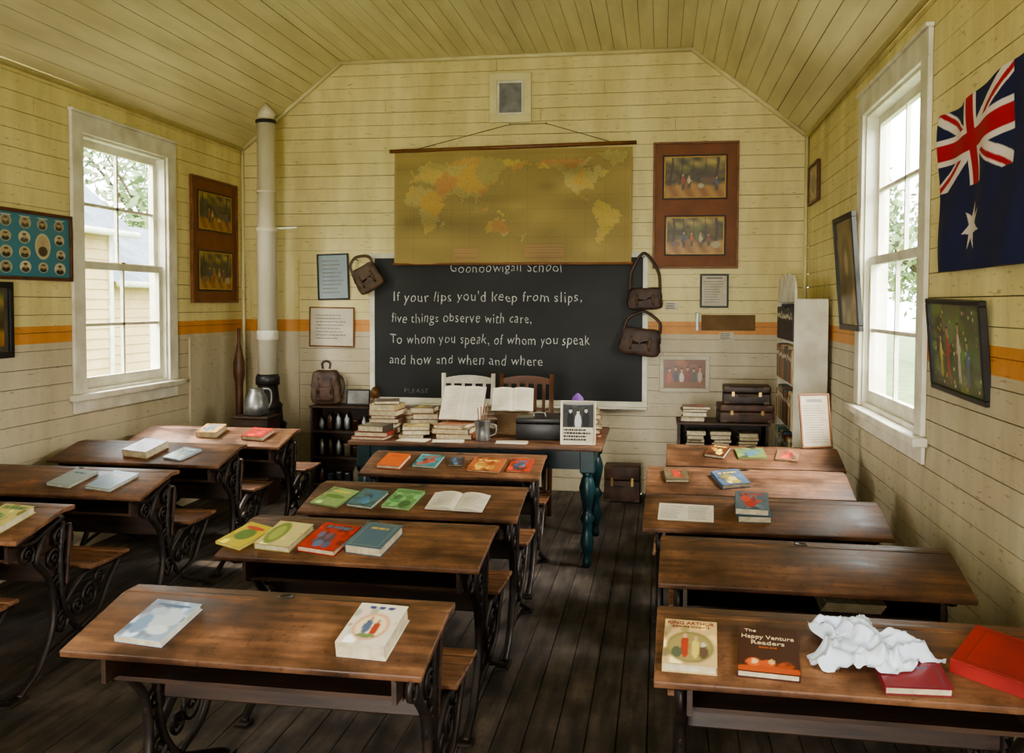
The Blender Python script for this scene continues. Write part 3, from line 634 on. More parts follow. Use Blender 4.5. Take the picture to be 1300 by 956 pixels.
desk('R1',0.0,2.76,1.03,-.02);desk('R2',0.01,3.61,1.03,-.02);desk('R3',-.06,4.40,1.03,-.02);desk('R4',-.06,5.16,1.03,-.02);desk('R5',.05,6.0,1.03,-.02)
desk('L0',-3.66,2.93,1.12);desk('L1',-3.66,3.73,1.12);desk('L2',-3.64,4.60,1.12);desk('L3',-3.68,5.52,1.12,-.01);desk('L4',-3.62,6.26,1.12,-.01)
def ondesk(key,fx,s,rot=0,z=0):
    Mx,w=DK[key];return Mx@T((w*fx,-RAIL,.76))@RX(TH)@T((0,-s,.0008+z))@RZ(rot)
def book_on(key,fx,s,w,d,t,col,seed,rot=0,style=1,z=0,func=None,name='book'):
    mb=MB();add_book(mb,w,d,t,col,seed,I4,style,func=func);return mb.obj(name,None,ondesk(key,fx,s,rot,z))
def pale(base,items,n=10,seed=2): return blobs(seed,base,items,n)
book_on('C1',.21,.165,.15,.20,.018,(185,195,205),1,-.10,func=pale((150,165,185),[(.6,.55,.35,.25,(185,195,205)),(.25,.35,.15,.25,(120,145,175)),(.7,.25,.2,.12,(205,210,215)),(.35,.7,.2,.1,(165,180,195)),(.5,.88,.38,.04,(80,100,130))],60))
book_on('C1',.83,.16,.14,.20,.045,(205,195,175),2,-.05,func=pale((215,205,185),[(.5,.42,.36,.33,(205,150,125)),(.5,.42,.30,.28,(222,205,165)),(.42,.42,.08,.18,(80,95,125)),(.42,.62,.04,.05,(190,140,105)),(.6,.38,.08,.16,(160,60,45)),(.6,.56,.04,.05,(190,140,105)),(.5,.2,.2,.05,(110,130,80)),(.3,.90,.08,.035,(50,60,120)),(.5,.90,.08,.035,(50,60,120)),(.7,.90,.08,.035,(50,60,120))],14))
book_on('C2',.055,.16,.13,.19,.012,(190,170,50),3,-.35,func=pale((200,180,50),[(.5,.5,.3,.25,(90,120,50)),(.5,.8,.35,.07,(190,60,40))],12))
book_on('C2',.215,.16,.15,.20,.024,(160,150,80),4,-.12,func=pale((205,190,130),[(.3,.5,.25,.45,(120,140,60)),(.3,.5,.15,.3,(160,170,90))],10))
book_on('C2',.395,.16,.16,.21,.022,(180,40,32),5,-.18)
book_on('C2',.57,.155,.15,.20,.035,(72,100,120),6,-.15,0)
book_on('C3',.13,.16,.15,.19,.008,(120,150,100),7,-.3,func=pale((140,165,110),[(.5,.5,.35,.1,(90,130,60)),(.5,.8,.35,.07,(200,190,90))],15))
book_on('C3',.29,.17,.13,.18,.014,(70,110,115),8,-.2)
book_on('C3',.455,.16,.14,.20,.012,(100,150,95),9,-.15)
mb=MB();open_book(mb,.27,.18,I4,8);mb.obj('open_book',None,ondesk('C3',.71,.165,-.05))
book_on('C4',.16,.15,.14,.19,.02,(195,85,35),10,-.1,0);book_on('C4',.355,.13,.14,.17,.014,(60,130,140),11,-.1)
book_on('C4',.51,.12,.09,.12,.01,(60,50,50),12,.1);book_on('C4',.69,.16,.19,.19,.012,(170,90,50),13,-.1);book_on('C4',.88,.15,.13,.18,.01,(180,60,40),14,-.05)
book_on('R3',.46,.13,.14,.19,.03,(72,96,110),15,.03,0);book_on('R3',.455,.13,.14,.18,.03,(90,110,125),16,-.05,z=.0325)
mb=MB();mb.box(-.12,.12,-.085,.085,0,.0012,PAPER);lines(mb,-.11,-.01,-.07,.07,9,.0013,I4,FINK,seed=5,h=.25);lines(mb,.01,.11,-.07,.07,9,.0013,I4,FINK,seed=6,h=.25);mb.obj('handwritten_sheet',None,ondesk('R3',.18,.15,-.03))
book_on('R4',.15,.10,.12,.16,.018,(90,80,60),17,.1);book_on('R4',.42,.13,.15,.19,.022,(80,100,125),18,.3)
book_on('R5',.30,.10,.12,.17,.02,(90,50,35),19,-.3);book_on('R5',.49,.11,.17,.15,.012,(110,125,70),20,.1);book_on('R5',.70,.12,.13,.17,.01,(130,95,70),21,-.2)
book_on('L1',.84,.15,.15,.21,.03,(200,190,120),22,-.1);book_on('L2',.57,.13,.15,.2,.014,(150,165,170),23,-.2,0);book_on('L2',.78,.15,.16,.21,.016,(110,140,160),24,-.2,0)
book_on('L3',.50,.14,.18,.20,.045,(150,105,60),25,-.2);book_on('L3',.73,.17,.14,.18,.012,(120,150,175),26,-.3)
book_on('L4',.48,.10,.15,.17,.04,(190,150,100),27,.0);book_on('L4',.80,.13,.16,.17,.03,(150,35,30),28,-.1)
o=book_on('R1',.09,.17,.14,.21,.026,(196,170,120),30,-.03,func=pale((200,172,118),[(.5,.38,.44,.34,(120,108,66)),(.5,.38,.40,.30,(150,135,85)),(.40,.38,.08,.24,(165,60,42)),(.40,.63,.045,.05,(200,155,120)),(.60,.36,.07,.22,(205,185,90)),(.60,.58,.04,.05,(195,150,115)),(.25,.25,.1,.12,(80,90,70)),(.75,.28,.09,.14,(95,75,60)),(.75,.45,.05,.06,(190,185,160))],30))
TR=M('title_red',C(120,30,20),None,9,.6)
textmesh('KING ARTHUR',.125,.015,0,.088,.0272,TR,'title',o);textmesh('AND HIS KNIGHTS',.10,.008,0,.070,.0272,TR,'subtitle',o)
o=book_on('R1',.285,.175,.155,.205,.02,(70,30,24),31,-.06,func=pale((62,26,20),[(.5,.05,.6,.09,(175,75,35)),(.25,.20,.12,.09,(205,95,45)),(.27,.22,.06,.05,(225,190,140)),(.48,.19,.14,.07,(190,80,35)),(.55,.23,.05,.06,(215,170,110)),(.78,.17,.13,.07,(160,65,32)),(.82,.22,.05,.05,(120,50,30))],0))
TW=M('title_cream',C(225,205,170),None,9,.6)
textmesh('The',.03,.012,-.045,.085,.0212,TW,'title_line_1',o);textmesh('Happy Venture',.135,.018,0,.057,.0212,TW,'title_line_2',o);textmesh('Readers',.085,.018,0,.030,.0212,TW,'title_line_3',o);textmesh('BOOK ONE',.045,.007,0,.008,.0212,M('title_orange',C(205,110,55),None,9,.6),'title_line_4',o)
book_on('R1',.62,.245,.16,.11,.022,(130,40,50),32,.05,0)
mb=MB();n=60;vs=[];fs=[]
for j in range(n+1):
    for i in range(n+1):
        u=i/n*2-1;v=j/n*2-1;r_=math.hypot(u,v);a=math.atan2(v,u)
        k_=1+.16*math.sin(3*a+1)+.12*math.sin(5*a)+.05*math.sin(9*a)
        x=u*.14*k_;y=v*.10*k_
        q=Vector((u*1.7,v*1.7,3.3));rid=1-abs(noise.noise(q*1.4))*2.2
        h=.028+.026*(1-r_*.8)+max(rid,0)**2*.030+abs(noise.noise(q*2.6))*.022+noise.noise(q*6)*.005
        vs.append((x+.025*noise.noise(q+Vector((9,1,0))),y+.025*noise.noise(q+Vector((1,7,0))),max(h-max(0,(r_-.75))*.09,.026 if (x>-.05 and y<-.02) else .003)))
for j in range(n):
    for i in range(n):
        if math.hypot((i+.5)/n*2-1,(j+.5)/n*2-1)<1.2: fs.append((j*(n+1)+i,j*(n+1)+i+1,(j+1)*(n+1)+i+1,(j+1)*(n+1)+i))
mb.poly(vs,fs,CLOTH,I4,True);mb.obj('crumpled_white_cloth',None,ondesk('R1',.53,.14,-.35))
mb=MB();mb.box(-.10,.10,-.13,.13,.0,.004,REDB,bev=.001,seg=1);mb.box(-.10,.10,-.13,.13,.036,.040,REDB,bev=.001,seg=1);mb.box(-.10,-.095,-.13,.13,.004,.036,REDB);mb.box(-.095,.093,-.123,.123,.0045,.0355,PAGES)
for y in (-.10,.10): mb.box(-.085,.085,y-.001,y+.001,.0400,.0404,M('blind_tooling',(.16,.010,.009),None,9,.6))
for x in (-.085,.085): mb.box(x-.001,x+.001,-.10,.10,.0400,.0404,M('blind_tooling',(.16,.010,.009)))
mb.obj('red_book',None,ondesk('R1',.875,.175,1.0))
Mx,w=DK['R2'];mb=MB();[mb.box(-.1+i*.006,.1+i*.006,-.09,.09,.0005+i*.008,.0075+i*.008,PAGES) for i in range(4)];mb.obj('paper_stack',None,Mx@T((.66,-.16,.5785)))
# ------------------------------------------------------------ teacher's table
g=group('teachers_table');X0,X1,Ya,Yb=-1.97,-.35,5.70,6.68
mb=MB();mb.box(X0,X1,Ya,Yb,.742,.77,TABLE,bev=.005,seg=2);mb.obj('top',g)
mb=MB();mb.box(X0+.08,X1-.08,Ya+.06,Ya+.085,.62,.741,TEAL);mb.box(X0+.08,X1-.08,Yb-.085,Yb-.06,.62,.741,TEAL);mb.box(X0+.06,X0+.085,Ya+.08,Yb-.08,.62,.741,TEAL);mb.box(X1-.085,X1-.06,Ya+.08,Yb-.08,.62,.741,TEAL)
mb.box(-1.4,-1.0,Ya+.052,Ya+.06,.64,.73,TEAL,bev=.003,seg=1);mb.obj('apron',g)
prof=[(.018,0),(.028,.01),(.03,.04),(.02,.07),(.033,.10),(.045,.16),(.03,.22),(.026,.27),(.048,.31),(.028,.34),(.026,.36),(.038,.42),(.052,.50),(.036,.56),(.028,.58),(.046,.60)]
for i,(x,y) in enumerate([(X0+.09,Ya+.09),(X1-.09,Ya+.09),(X0+.09,Yb-.09),(X1-.09,Yb-.09)]):
    mb=MB();mb.lathe(prof,TEAL,T((x,y,0)),20);mb.box(x-.045,x+.045,y-.045,y+.045,.60,.741,TEAL,bev=.004,seg=1);mb.obj('leg_%d'%(i+1),g)
tz=.7705
creamp=[(150,120,75),(165,145,105),(110,70,45),(130,50,35),(90,85,75),(185,165,120),(60,50,45),(150,85,50)]
st=[(-1.84,5.86,3,1,.22,.22),(-1.84,6.14,6,2,.2,.22),(-1.60,6.26,5,3,.2,.22),(-1.60,5.98,3,4,.2,.2),(-1.33,5.98,3,5,.24,.22),(-1.36,6.30,5,6,.2,.2),(-.50,6.22,6,8,.22,.22),(-.74,6.34,5,9,.18,.2),(-1.12,6.53,5,10,.2,.2),(-1.84,6.48,4,12,.2,.22),(-.50,5.98,3,13,.16,.2),(-1.58,6.53,4,14,.2,.2),(-.82,6.57,3,15,.2,.16)]
tops={}
for x,y,n,sd,w,d in st: tops[sd]=book_stack('book_stack',T((x,y,tz))@RZ((.37*sd%.3)-.15),n,sd,w,d,creamp,jit=.13)
mb=MB();add_book(mb,.17,.20,.02,(90,75,65),50,I4,0);mb.obj('book',None,T((-1.84,6.14,tz+tops[2]+.002))@RZ(.3))
mb=MB();open_book(mb,.30,.24,I4,5);mb.obj('open_book',None,T((-1.31,6.05,tz+tops[5]+.012))@RZ(-.15)@RX(1.10)@T((0,.12,0)))
mb=MB();mb.box(-.10,.10,0,.008,0,.16,CARD,RX(.25));mb.obj('book_stand',None,T((-1.31,6.17,tz)))
mb=MB();open_book(mb,.28,.19,I4,9);mb.obj('open_book',None,T((-.98,6.19,tz+.165))@RZ(.1)@RX(.85)@T((0,.08,0)))
mb=MB();mb.box(-.11,.11,.03,.042,0,.24,CARD);mb.box(-.11,.11,-.09,.04,0,.012,CARD);mb.box(-.11,.11,-.05,.03,.13,.142,CARD);mb.obj('reading_stand',None,T((-.99,6.25,tz)))
mb=MB();mb.lathe([(.045,0),(.05,.005),(.046,.05),(.048,.13),(.05,.132),(.046,.132),(.043,.01)],METAL,n=24)
mb.tube(crs([(.047,0,.11),(.085,0,.10),(.085,0,.05),(.047,0,.03)]),.005,METAL)
for i in range(4): mb.tube([(.01*i-.02,0,.012),(.02*i-.03,.01*i-.01,.21+.01*i)],.004,FRO,n=6)
mb.obj('metal_mug_with_pencils',None,T((-1.12,5.86,tz)))
g=group('black_cash_box',T((-.775,6.04,tz))@RZ(.03));mb=MB();mb.box(-.145,.145,-.10,.10,0,.105,BLACK,bev=.005,seg=2);mb.obj('base',g);mb=MB();mb.box(-.148,.148,-.103,.103,.107,.14,BLACK,bev=.006,seg=2);mb.tube(crs([(-.04,0,.14),(-.03,0,.165),(.03,0,.165),(.04,0,.14)]),.005,METAL);mb.obj('lid',g)
g=group('framed_group_photo',T((-.50,5.78,tz))@RZ(.02)@RX(math.pi/2-.10))
mb=MB();frame(mb,-.11,.11,0,.275,.006,PAPER,0,.012,I4,PAPER);mb.obj('frame',g)
mb=MB();mb.paint(-.095,.095,.11,.262,.0065,70,56,blobs(3,(60,60,60),[(.25,.30,.11,.35,(28,28,30)),(.25,.66,.05,.09,(190,190,185)),(.25,.76,.055,.05,(40,40,40)),(.5,.22,.11,.35,(195,195,192)),(.5,.60,.045,.085,(195,195,190)),(.5,.69,.05,.04,(50,50,50)),(.76,.32,.11,.36,(33,33,36)),(.76,.68,.05,.09,(190,190,185)),(.76,.77,.055,.04,(30,30,30)),(.5,.97,.6,.06,(150,150,150))],12),I4,PAINT);lines(mb,-.09,.09,.02,.10,4,.0065,I4,seed=7,h=.5);mb.obj('photo',g)
for i,(x,y) in enumerate([(-1.56,5.79),(-.92,5.80),(-1.33,5.79)]):
    mb=MB();[mb.box(-.1,.1,-.06,.06,j*.0015,j*.0015+.001,PAPER,RZ(.08*j)) for j in range(3)];mb.obj('loose_papers',None,T((x,y,tz))@RZ(.1*i-.1))
mb=MB();mb.lathe([(.005,0),(.035,.005),(.045,.03),(.035,.07),(.012,.095),(.002,.10)],PURPLE,n=14);mb.obj('purple_pincushion',None,T((-.54,6.22,tz+tops[8]+.001)))
def chair(name,x,y,mat,slats,rz=0):
    g=group(name,T((x,y,0))@RZ(rz));w=.21
    mb=MB();mb.box(-w,w,-.4,0,.43,.46,mat,bev=.008,seg=2);mb.obj('seat',g)
    mb=MB()
    for sx in (-1,1):
        mb.tube([(sx*(w-.02),-.02,0),(sx*(w-.02),.0,.44),(sx*(w-.01),.05,1.10)],[.018,.021,.017],mat,n=8);mb.tube([(sx*(w-.02),-.37,0),(sx*(w-.02),-.36,.43)],[.015,.02],mat,n=8)
        mb.tube([(sx*(w-.02),-.36,.2),(sx*(w-.02),-.01,.2)],.011,mat)
    mb.tube([(-w+.02,-.36,.28),(w-.02,-.36,.28)],.011,mat);mb.obj('frame',g)
    mb=MB();n=10;vs=[];fs=[]
    for i in range(n+1):
        u=i/n*2-1;zt=1.055+.03*(1-u*u);yy=.052+.01*(1-u*u)
        vs+=[(u*w,yy-.01,1.02),(u*w,yy-.01,zt),(u*w,yy+.01,zt),(u*w,yy+.01,1.02)]
    for i in range(n):
        for k_ in range(4): fs.append((4*i+k_,4*i+(k_+1)%4,4*i+4+(k_+1)%4,4*i+4+k_))
    fs+=[(0,1,2,3),(4*n+3,4*n+2,4*n+1,4*n)];mb.poly(vs,fs,mat)
    mb.box(-w+.02,w-.02,.01,.025,.62,.66,mat)
    for i in range(slats):
        u=(i+.5)/slats*2-1;mb.hexa([(u*.17-.012,.012,.65),(u*.17+.012,.012,.65),(u*.17+.012,.022,.65),(u*.17-.012,.022,.65),(u*.17-.012,.045,1.03),(u*.17+.012,.045,1.03),(u*.17+.012,.055,1.03),(u*.17-.012,.055,1.03)],mat)
    mb.obj('back',g)
chair('white_chair',-1.49,7.15,CHAIRW,4);chair('wooden_chair',-1.03,7.18,FRW,5)
def suitcase(name,M_,w,d,h,mat):
    g=group(name,M_);mb=MB();mb.box(-w/2,w/2,-d/2,d/2,0,h*.6,mat,bev=.012,seg=3);mb.box(-w/2,w/2,-d/2,d/2,h*.6+.002,h,mat,bev=.012,seg=3);mb.obj('shell',g)
    mb=MB()
    for sx in (-1,1):
        mb.box(sx*w*.28-.010,sx*w*.28+.010,-d/2-.004,-d/2+.001,h*.45,h*.68,BRASS)
        for zz in (0.005,h-.02): mb.box(sx*(w/2-.03)-.02,sx*(w/2-.03)+.02,-d/2-.003,-d/2+.02,zz,zz+.018,LEATH2)
    mb.tube(crs([(-.05,-d/2,h*.5),(-.045,-d/2-.025,h*.5),(.045,-d/2-.025,h*.5),(.05,-d/2,h*.5)]),.007,LEATH2);mb.obj('fittings',g)
suitcase('small_suitcase',T((-.30,7.85,.001)),.30,.22,.30,LEATHER)
def bookcase(name,x0,x1,y0,y1,h,shelves,mat):
    g=group(name);mb=MB();t=.018
    mb.box(x0,x0+t,y0,y1,0,h-t,mat);mb.box(x1-t,x1,y0,y1,0,h-t,mat);mb.box(x0-.01,x1+.01,y0-.01,y1,h-t,h,mat,bev=.003,seg=1);mb.box(x0+t,x1-t,y1-.01,y1,0.02,h-t,mat)
    for z in shelves: mb.box(x0+t,x1-t,y0+.005,y1-.01,z,z+t,mat)
    mb.obj('carcass',g);return g
bookcase('low_bookcase',.14,.80,7.08,7.42,.765,[.04,.35,.56],DESKD)
k=0
for z in (.579,.369):
    for x in (.27,.46,.65): k+=1;book_stack('book_stack',T((x,7.22,z)),4 if z>.5 else 3,60+k,.15,.22,[(185,170,135),(170,150,110),(120,100,80),(90,60,50)],jit=.05,thick=(.02,.035))
book_stack('book_stack',T((.27,7.22,.766)),4,70,.2,.22,[(60,45,40),(80,60,50),(120,95,70)],jit=.15)
suitcase('small_suitcase',T((.64,7.24,.766))@RZ(.05),.40,.28,.135,LEATHER)
suitcase('small_suitcase',T((.65,7.25,.903))@RZ(-.05),.35,.26,.135,M('dark_leather',(.055,.032,.024),(.025,.015,.012),14,.5,.3))
g=group('white_bookshelf');W=WHITE;x0,x1,y0,y1,h=.955,1.19,6.95,7.90,1.69
mb=MB();mb.box(x0,x1,y0,y0+.02,0,h,W);mb.box(x0,x1,y1-.02,y1,0,h,W);mb.box(x1-.012,x1,y0+.02,y1-.02,0,h,W)
for z in (.05,.38,.72,1.05,1.36,1.67): mb.box(x0,x1-.012,y0+.02,y1-.02,z,z+.02,W)
mb.obj('carcass',g)
mb=MB();pts=[];n=48
for i in range(n+1):
    u=i/n;pts.append((y0+(y1-y0)*u,1.76+.12*abs(math.sin(u*math.pi*4))**.7*(.75+.35*math.sin(u*math.pi))))
vs=[];fs=[]
for y,z in pts: vs+=[(x0,y,1.691),(x0,y,z),(x0+.018,y,z),(x0+.018,y,1.691)]
for i in range(n):
    for k_ in range(4): fs.append((4*i+k_,4*i+(k_+1)%4,4*i+4+(k_+1)%4,4*i+4+k_))
fs+=[(0,1,2,3),(4*n+3,4*n+2,4*n+1,4*n)];mb.poly(vs,fs,W);mb.obj('scalloped_crest',g)
rd=random.Random(4);mb=MB()
LP=[(190,165,120),(140,60,45),(90,115,130),(205,190,150),(120,85,55),(70,105,90),(170,125,65)]
for z,pal in ((1.381,[(45,42,44),(58,48,46)]),(1.071,[(90,84,76),(140,66,48),(70,98,86),(180,160,120)]),(.741,LP),(.401,LP),(.071,LP)):
    y=y0+.022
    while y<y1-.06:
        t=rd.uniform(.02,.045);hh=rd.uniform(.22,.275);dd=rd.uniform(.17,.19);c=rd.choice(pal)
        mb.box(x0-.012,x0-.012+dd,y,y+t-.001,z,z+hh,M('cover_%d_%d_%d'%c,C(*c),None,20,.5),bev=.002,seg=1);mb.box(x0-.0135,x0-.0122,y+.004,y+t-.005,z+hh*.7,z+hh*.8,PAPER);y+=t
mb.obj('shelved_books',g)
g=group('framed_rules_poster',T((.965,5.955,.762))@RZ(.28)@RX(math.pi/2-.20))
mb=MB();frame(mb,-.10,.10,0,.34,.012,FRO,0,.014,I4,M('poster_paper',(.50,.43,.30),(.42,.35,.23),9,.8));mb.obj('frame',g)
mb=MB();lines(mb,-.075,.075,.03,.27,16,.0065,I4,FINK,seed=8,h=.35);mb.box(-.05,.05,.285,.305,.0065,.007,FINK);mb.obj('print',g)
g=bookcase('small_open_cabinet',-3.06,-2.43,7.86,8.13,.74,[.03,.27,.50],DESKD)
mb=MB();rd=random.Random(9)
JM=[METAL,M('brown_glass',(.06,.025,.01),None,9,.2),M('blue_tin',(.06,.09,.12),None,9,.4),M('dull_tin',(.22,.18,.11),None,9,.5)]
for z in (.049,.289,.519):
    for i in range(7):
        x=-3.0+i*.08;s_=rd.uniform(.8,1.3);mb.lathe([(.022,0),(.028,.01),(.028,.08*s_),(.014,.10*s_),(.016,.12*s_)] if rd.random()<.5 else [(.03,0),(.03,.07*s_),(.032,.072*s_),(.032,.085*s_)],JM[rd.randint(0,3)],T((x,7.98,z)),14)
mb.obj('jars_and_tins',g)
g=group('leather_backpack',T((-2.95,7.97,.742))@RX(math.pi/2)@RY(.15))
c=(0,.165,0);r=(.125,.165,.06)
mb=MB();mb.soft(c,r,LEATH2,I4,.5,.010,5,1,None,1.6);mb.obj('body',g)
mb=MB();mb.soft(c,r,LEATHER,I4,.5,.010,5,1.05,lambda x,y,z:y>.12-.15*(1-x*x) and z>-.95,1.6);mb.soft((0,.10,.055),(.08,.065,.022),LEATHER,I4,.5,.005,8);mb.obj('flap_and_pocket',g)
mb=MB();mb.tube(crs([(-.03,.32,0),(-.035,.37,.0),(.0,.39,0),(.035,.37,0),(.03,.32,0)]),.007,LEATHER,sx=1.6)
for sx in (-.055,.055): mb.tube([(sx,.24,.062),(sx,.17,.070),(sx,.10,.082)],.0035,LEATHER,n=6,sx=2.6);mb.tube([(sx-.01,.155,.076),(sx+.01,.155,.076),(sx+.01,.14,.078),(sx-.01,.14,.078)],.0018,BRASS,n=5,closed=True)
mb.tube(crs([(.10,.27,-.02),(.15,.22,.0),(.15,.12,.02),(.11,.05,.01)]),.006,LEATHER,sx=2);mb.obj('straps',g)
g=group('small_framed_photo',T((-2.655,7.97,.742))@RX(math.pi/2-.15));mb=MB();frame(mb,-.11,.11,0,.14,.012,BLACK,0,.014,I4,GREY);mb.obj('frame',g)
mb=MB();mb.lathe([(.035,0),(.04,.01),(.04,.05),(.015,.06),(.045,.075),(.04,.13),(.02,.165),(.006,.17)],M('amber_glass',(.16,.07,.02),None,9,.2),T((0,0,0)),18);mb.obj('oil_lamp',None,T((-2.49,7.95,.742)))
# ------------------------------------------------------------ stove and flue
g=group('pot_belly_stove',T((-3.385,7.70,0)))
mb=MB()
for a in (45,135,225,315): q=math.radians(a);mb.tube(crs([(.16*math.cos(q),.16*math.sin(q),.0),(.15*math.cos(q),.15*math.sin(q),.06),(.10*math.cos(q),.10*math.sin(q),.16)]),.018,IRON)
mb.lathe([(.15,.14),(.17,.17),(.15,.20),(.16,.25),(.185,.36),(.18,.46),(.15,.56),(.16,.58),(.16,.60),(.13,.62),(.12,.74),(.13,.76),(.10,.79),(.085,.92),(.088,.93)],IRON,n=28)
mb.box(-.07,.07,-.195,-.14,.30,.44,IRON,bev=.01,seg=2);mb.obj('body',g)
mb=MB();mb.lathe([(.088,.93),(.105,.94),(.105,1.0),(.09,1.03)],BLACK,n=24);mb.obj('collar',g)
mb=MB();r0=.083;mb.lathe([(r0,1.03),(r0,2.26),(r0+.008,2.265),(r0+.008,2.30),(r0-.006,2.31),(r0-.006,3.24)],PIPEM,n=28,cap=True)
mb.lathe([(r0+.006,1.33),(r0+.01,1.34),(r0+.01,1.40),(r0+.006,1.41)],WHITE,n=28,cap=False);mb.lathe([(r0+.003,2.6),(r0,2.603),(r0,2.62),(r0+.003,2.623)],PIPEM,n=28,cap=False)
mb.obj('flue_pipe',g)
mb=MB();mb.lathe([(r0-.004,3.20),(r0+.006,3.205),(r0+.006,3.225),(r0-.002,3.23)],BLACK,n=24);mb.tube([(0,0,3.23),(0,0,3.27),(.02,0,3.30),(.05,0,3.325)],r0*.84,PIPEM,n=20);mb.obj('flue_elbow',g)
mb=MB();mb.box(.085,.36,.02,.035,2.285,2.30,WHITE,RY(-.04));mb.obj('stay_bar',g)
g=group('enamel_jug',T((-3.30,7.28,0)))
mb=MB();mb.box(-.15,.15,-.13,.13,0,.70,DESKD,bev=.006,seg=1);mb.box(-.16,.16,-.14,.14,.701,.72,DESKD,bev=.004,seg=1);mb.obj('stand',g)
mb=MB();mb.lathe([(.08,.721),(.10,.73),(.10,.80),(.085,.87),(.06,.91),(.06,.94),(.05,.945)],METAL,n=24);mb.tube(crs([(.05,0,.94),(.12,0,.93),(.13,0,.84),(.1,0,.77)]),.008,METAL);mb.obj('body',g)
mb=MB();mb.lathe([(.03,0),(.034,.02),(.034,.9),(.036,.95),(.05,1.02),(.05,1.12),(.03,1.22),(.014,1.30),(.016,1.42),(.01,1.43)],FRW,n=16);mb.obj('tall_wooden_club',None,T((-3.66,7.72,0)))
# ------------------------------------------------------------ outside
mb=MB();mb.poly([(-60,-30,-.5),(60,-30,-.5),(60,80,-.5),(-60,80,-.5)],[(0,1,2,3)],CARPETG);mb.obj('ground')
def building(name,x,y0,y1,ev,ridge,depth):
    g=group(name);mb=MB();z=-.5
    while z<ev-.01: mb.hexa([(x-.02,y0,z),(x+.025,y0,z),(x+.025,y1,z),(x-.02,y1,z),(x-.02,y0,z+.17),(x,y0,z+.17),(x,y1,z+.17),(x-.02,y1,z+.17)],WBOARD);z+=.17
    mb.box(x-depth,x-.02,y0,y1,-.5,ev,WBOARD);mb.box(x-.02,x+.04,y0-.06,y0+.06,-.5,ev,WHITE);mb.box(x-.02,x+.04,y1-.06,y1+.06,-.5,ev,WHITE);mb.obj('weatherboard_wall',g)
    mb=MB();n=int((y1-y0+.6)/.038);vs=[];fs=[]
    for i in range(n+1):
        y=y0-.3+i*.038;dz=.012*math.sin(i*math.pi/2);vs+=[(x+.35,y,ev-.1+dz),(x-depth/2,y,ridge+dz),(x-depth-.35,y,ev-.1+dz)]
    for i in range(n): fs+=[(3*i,3*i+1,3*i+4,3*i+3),(3*i+1,3*i+2,3*i+5,3*i+4)]
    mb.poly(vs,fs,ROOF);mb.tube([(x+.38,y0-.3,ev-.12),(x+.38,y1+.3,ev-.12)],.06,WHITE);mb.obj('iron_roof',g)
building('neighbouring_building',-9.5,10.5,15.0,2.95,5.2,4.5)
building('outbuilding',-9.9,15.6,22,2.1,3.3,3)
def tree_mesh(seed,n=2600,R0=2.6,H=4.2):
    rd=random.Random(seed);mb=MB();mb.tube(crs([(0,0,-.6),(.1,0,1),(-.1,.1,2.4),(.1,0,H)]),.16,BARK,n=8)
    cl=[]
    for i in range(16):
        a=rd.uniform(0,6.28);r_=rd.uniform(.4,R0);c=(r_*math.cos(a),r_*math.sin(a),H+rd.uniform(-1.9,1.6));cl.append(c)
        mb.tube([(0,0,H*.6),(c[0]*.5,c[1]*.5,(H*.6+c[2])/2+.1),c],[.07,.04,.015],BARK,n=5)
    vs=[];fs=[]
    for i in range(n):
        c=rd.choice(cl);p=Vector(c)+Vector((rd.gauss(0,.45),rd.gauss(0,.45),rd.gauss(0,.38)));d1=Vector((rd.gauss(0,1),rd.gauss(0,1),rd.gauss(0,1))).normalized();d2=d1.orthogonal().normalized();s_=rd.uniform(.06,.13)
        k_=len(vs);vs+=[p-d1*s_*1.6,p+d2*s_*.6,p+d1*s_*1.6,p-d2*s_*.6];fs.append((k_,k_+1,k_+2,k_+3))
    mb.poly(vs,fs,LEAF);return mb.mesh('tree')
tm=[tree_mesh(1),tree_mesh(2)]
for i,(x,y,s_) in enumerate([(-13,28,1.3),(-17,30,1.5),(9.5,36,1.2),(-19,18,1.6),(9,3,1),(-9,2,1)]):
    link(tm[i%2],'tree',None,T((x,y,-.4))@RZ(i)@Matrix.Scale(s_,4))
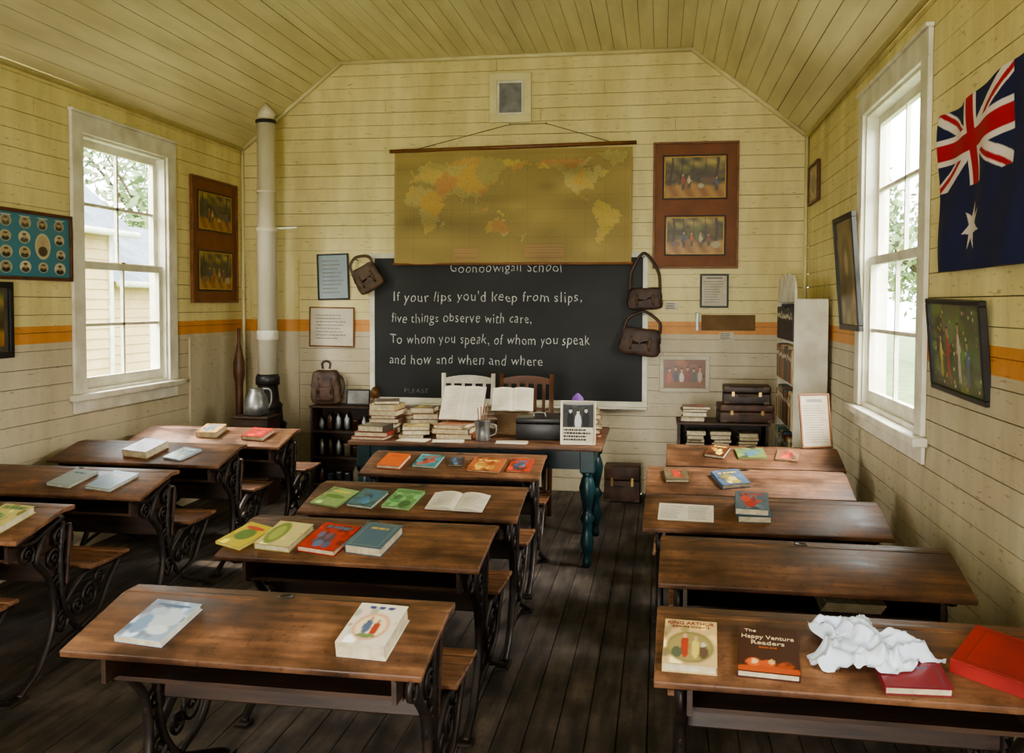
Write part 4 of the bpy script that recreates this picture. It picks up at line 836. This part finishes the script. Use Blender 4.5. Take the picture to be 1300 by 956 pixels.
# ------------------------------------------------------------ light
w=bpy.data.worlds.new('sky');bpy.context.scene.world=w;w.use_nodes=True
bg=w.node_tree.nodes['Background'];bg.inputs[0].default_value=(.92,.97,1,1);bg.inputs[1].default_value=9.0
def area(name,loc,target,sx,sy,e,col):
    l=bpy.data.lights.new(name,'AREA');l.shape='RECTANGLE';l.size=sx;l.size_y=sy;l.energy=e;l.color=col
    o=bpy.data.objects.new(name,l);bpy.context.scene.collection.objects.link(o);o.location=loc
    o.rotation_euler=(Vector(target)-Vector(loc)).to_track_quat('-Z','Y').to_euler()
area('window_fill_left',(-6.2,6.2,4.3),(-2.6,6.0,1.0),2.2,2.2,850,(1,.98,.91))  # fill lamp added outside, above the view through the left window
area('window_fill_right',(3.6,5.0,4.3),(0.2,5.6,1.0),2.2,2.2,850,(1,.98,.93))  # same kind of added fill, high outside the right window
area('rear_fill_left',(-6.2,1.8,4.3),(-2.6,2.3,1.0),2.2,2.2,600,(1,.98,.91))  # added lamp shining in through the added left window
area('rear_fill_right',(3.6,1.2,4.3),(0.2,1.9,1.0),2.2,2.2,560,(1,.98,.93))  # added lamp shining in through the added right window
area('rear_fill_light',(-.85,Y0-.6,1.5),(-1.2,5,2.1),1.2,1.9,300,(1,.97,.90))  # fill lamp added outside the unseen doorway to brighten the room
l=bpy.data.lights.new('sun','SUN');l.energy=6.0;l.angle=.03;l.color=(1,.80,.55);o=link(l,'sun');o.rotation_euler=Vector((.80,-.30,-.95)).to_track_quat('-Z','Y').to_euler()
try: bpy.context.scene.view_settings.look='AgX - Medium High Contrast'
except Exception as e: print(e)
# ------------------------------------------------------------ camera
cam=bpy.data.cameras.new('camera');co=bpy.data.objects.new('camera',cam);bpy.context.scene.collection.objects.link(co)
f,a,p,r=1183.4769,.1575,.0405,.0030
f0=Vector((-math.sin(a),math.cos(a),0));r0=Vector((math.cos(a),math.sin(a),0));u0=Vector((0,0,1))
F=math.cos(p)*f0-math.sin(p)*u0;U=math.cos(p)*u0+math.sin(p)*f0
Rv=math.cos(r)*r0+math.sin(r)*U;Uv=-math.sin(r)*r0+math.cos(r)*U
co.matrix_world=frameM((0,0,1.65),Rv,Uv,-F)
cam.sensor_width=36;cam.sensor_fit='HORIZONTAL';cam.lens=f/1300*36;cam.shift_y=-44.5/1300;cam.clip_start=.05;cam.clip_end=300
bpy.context.scene.camera=co
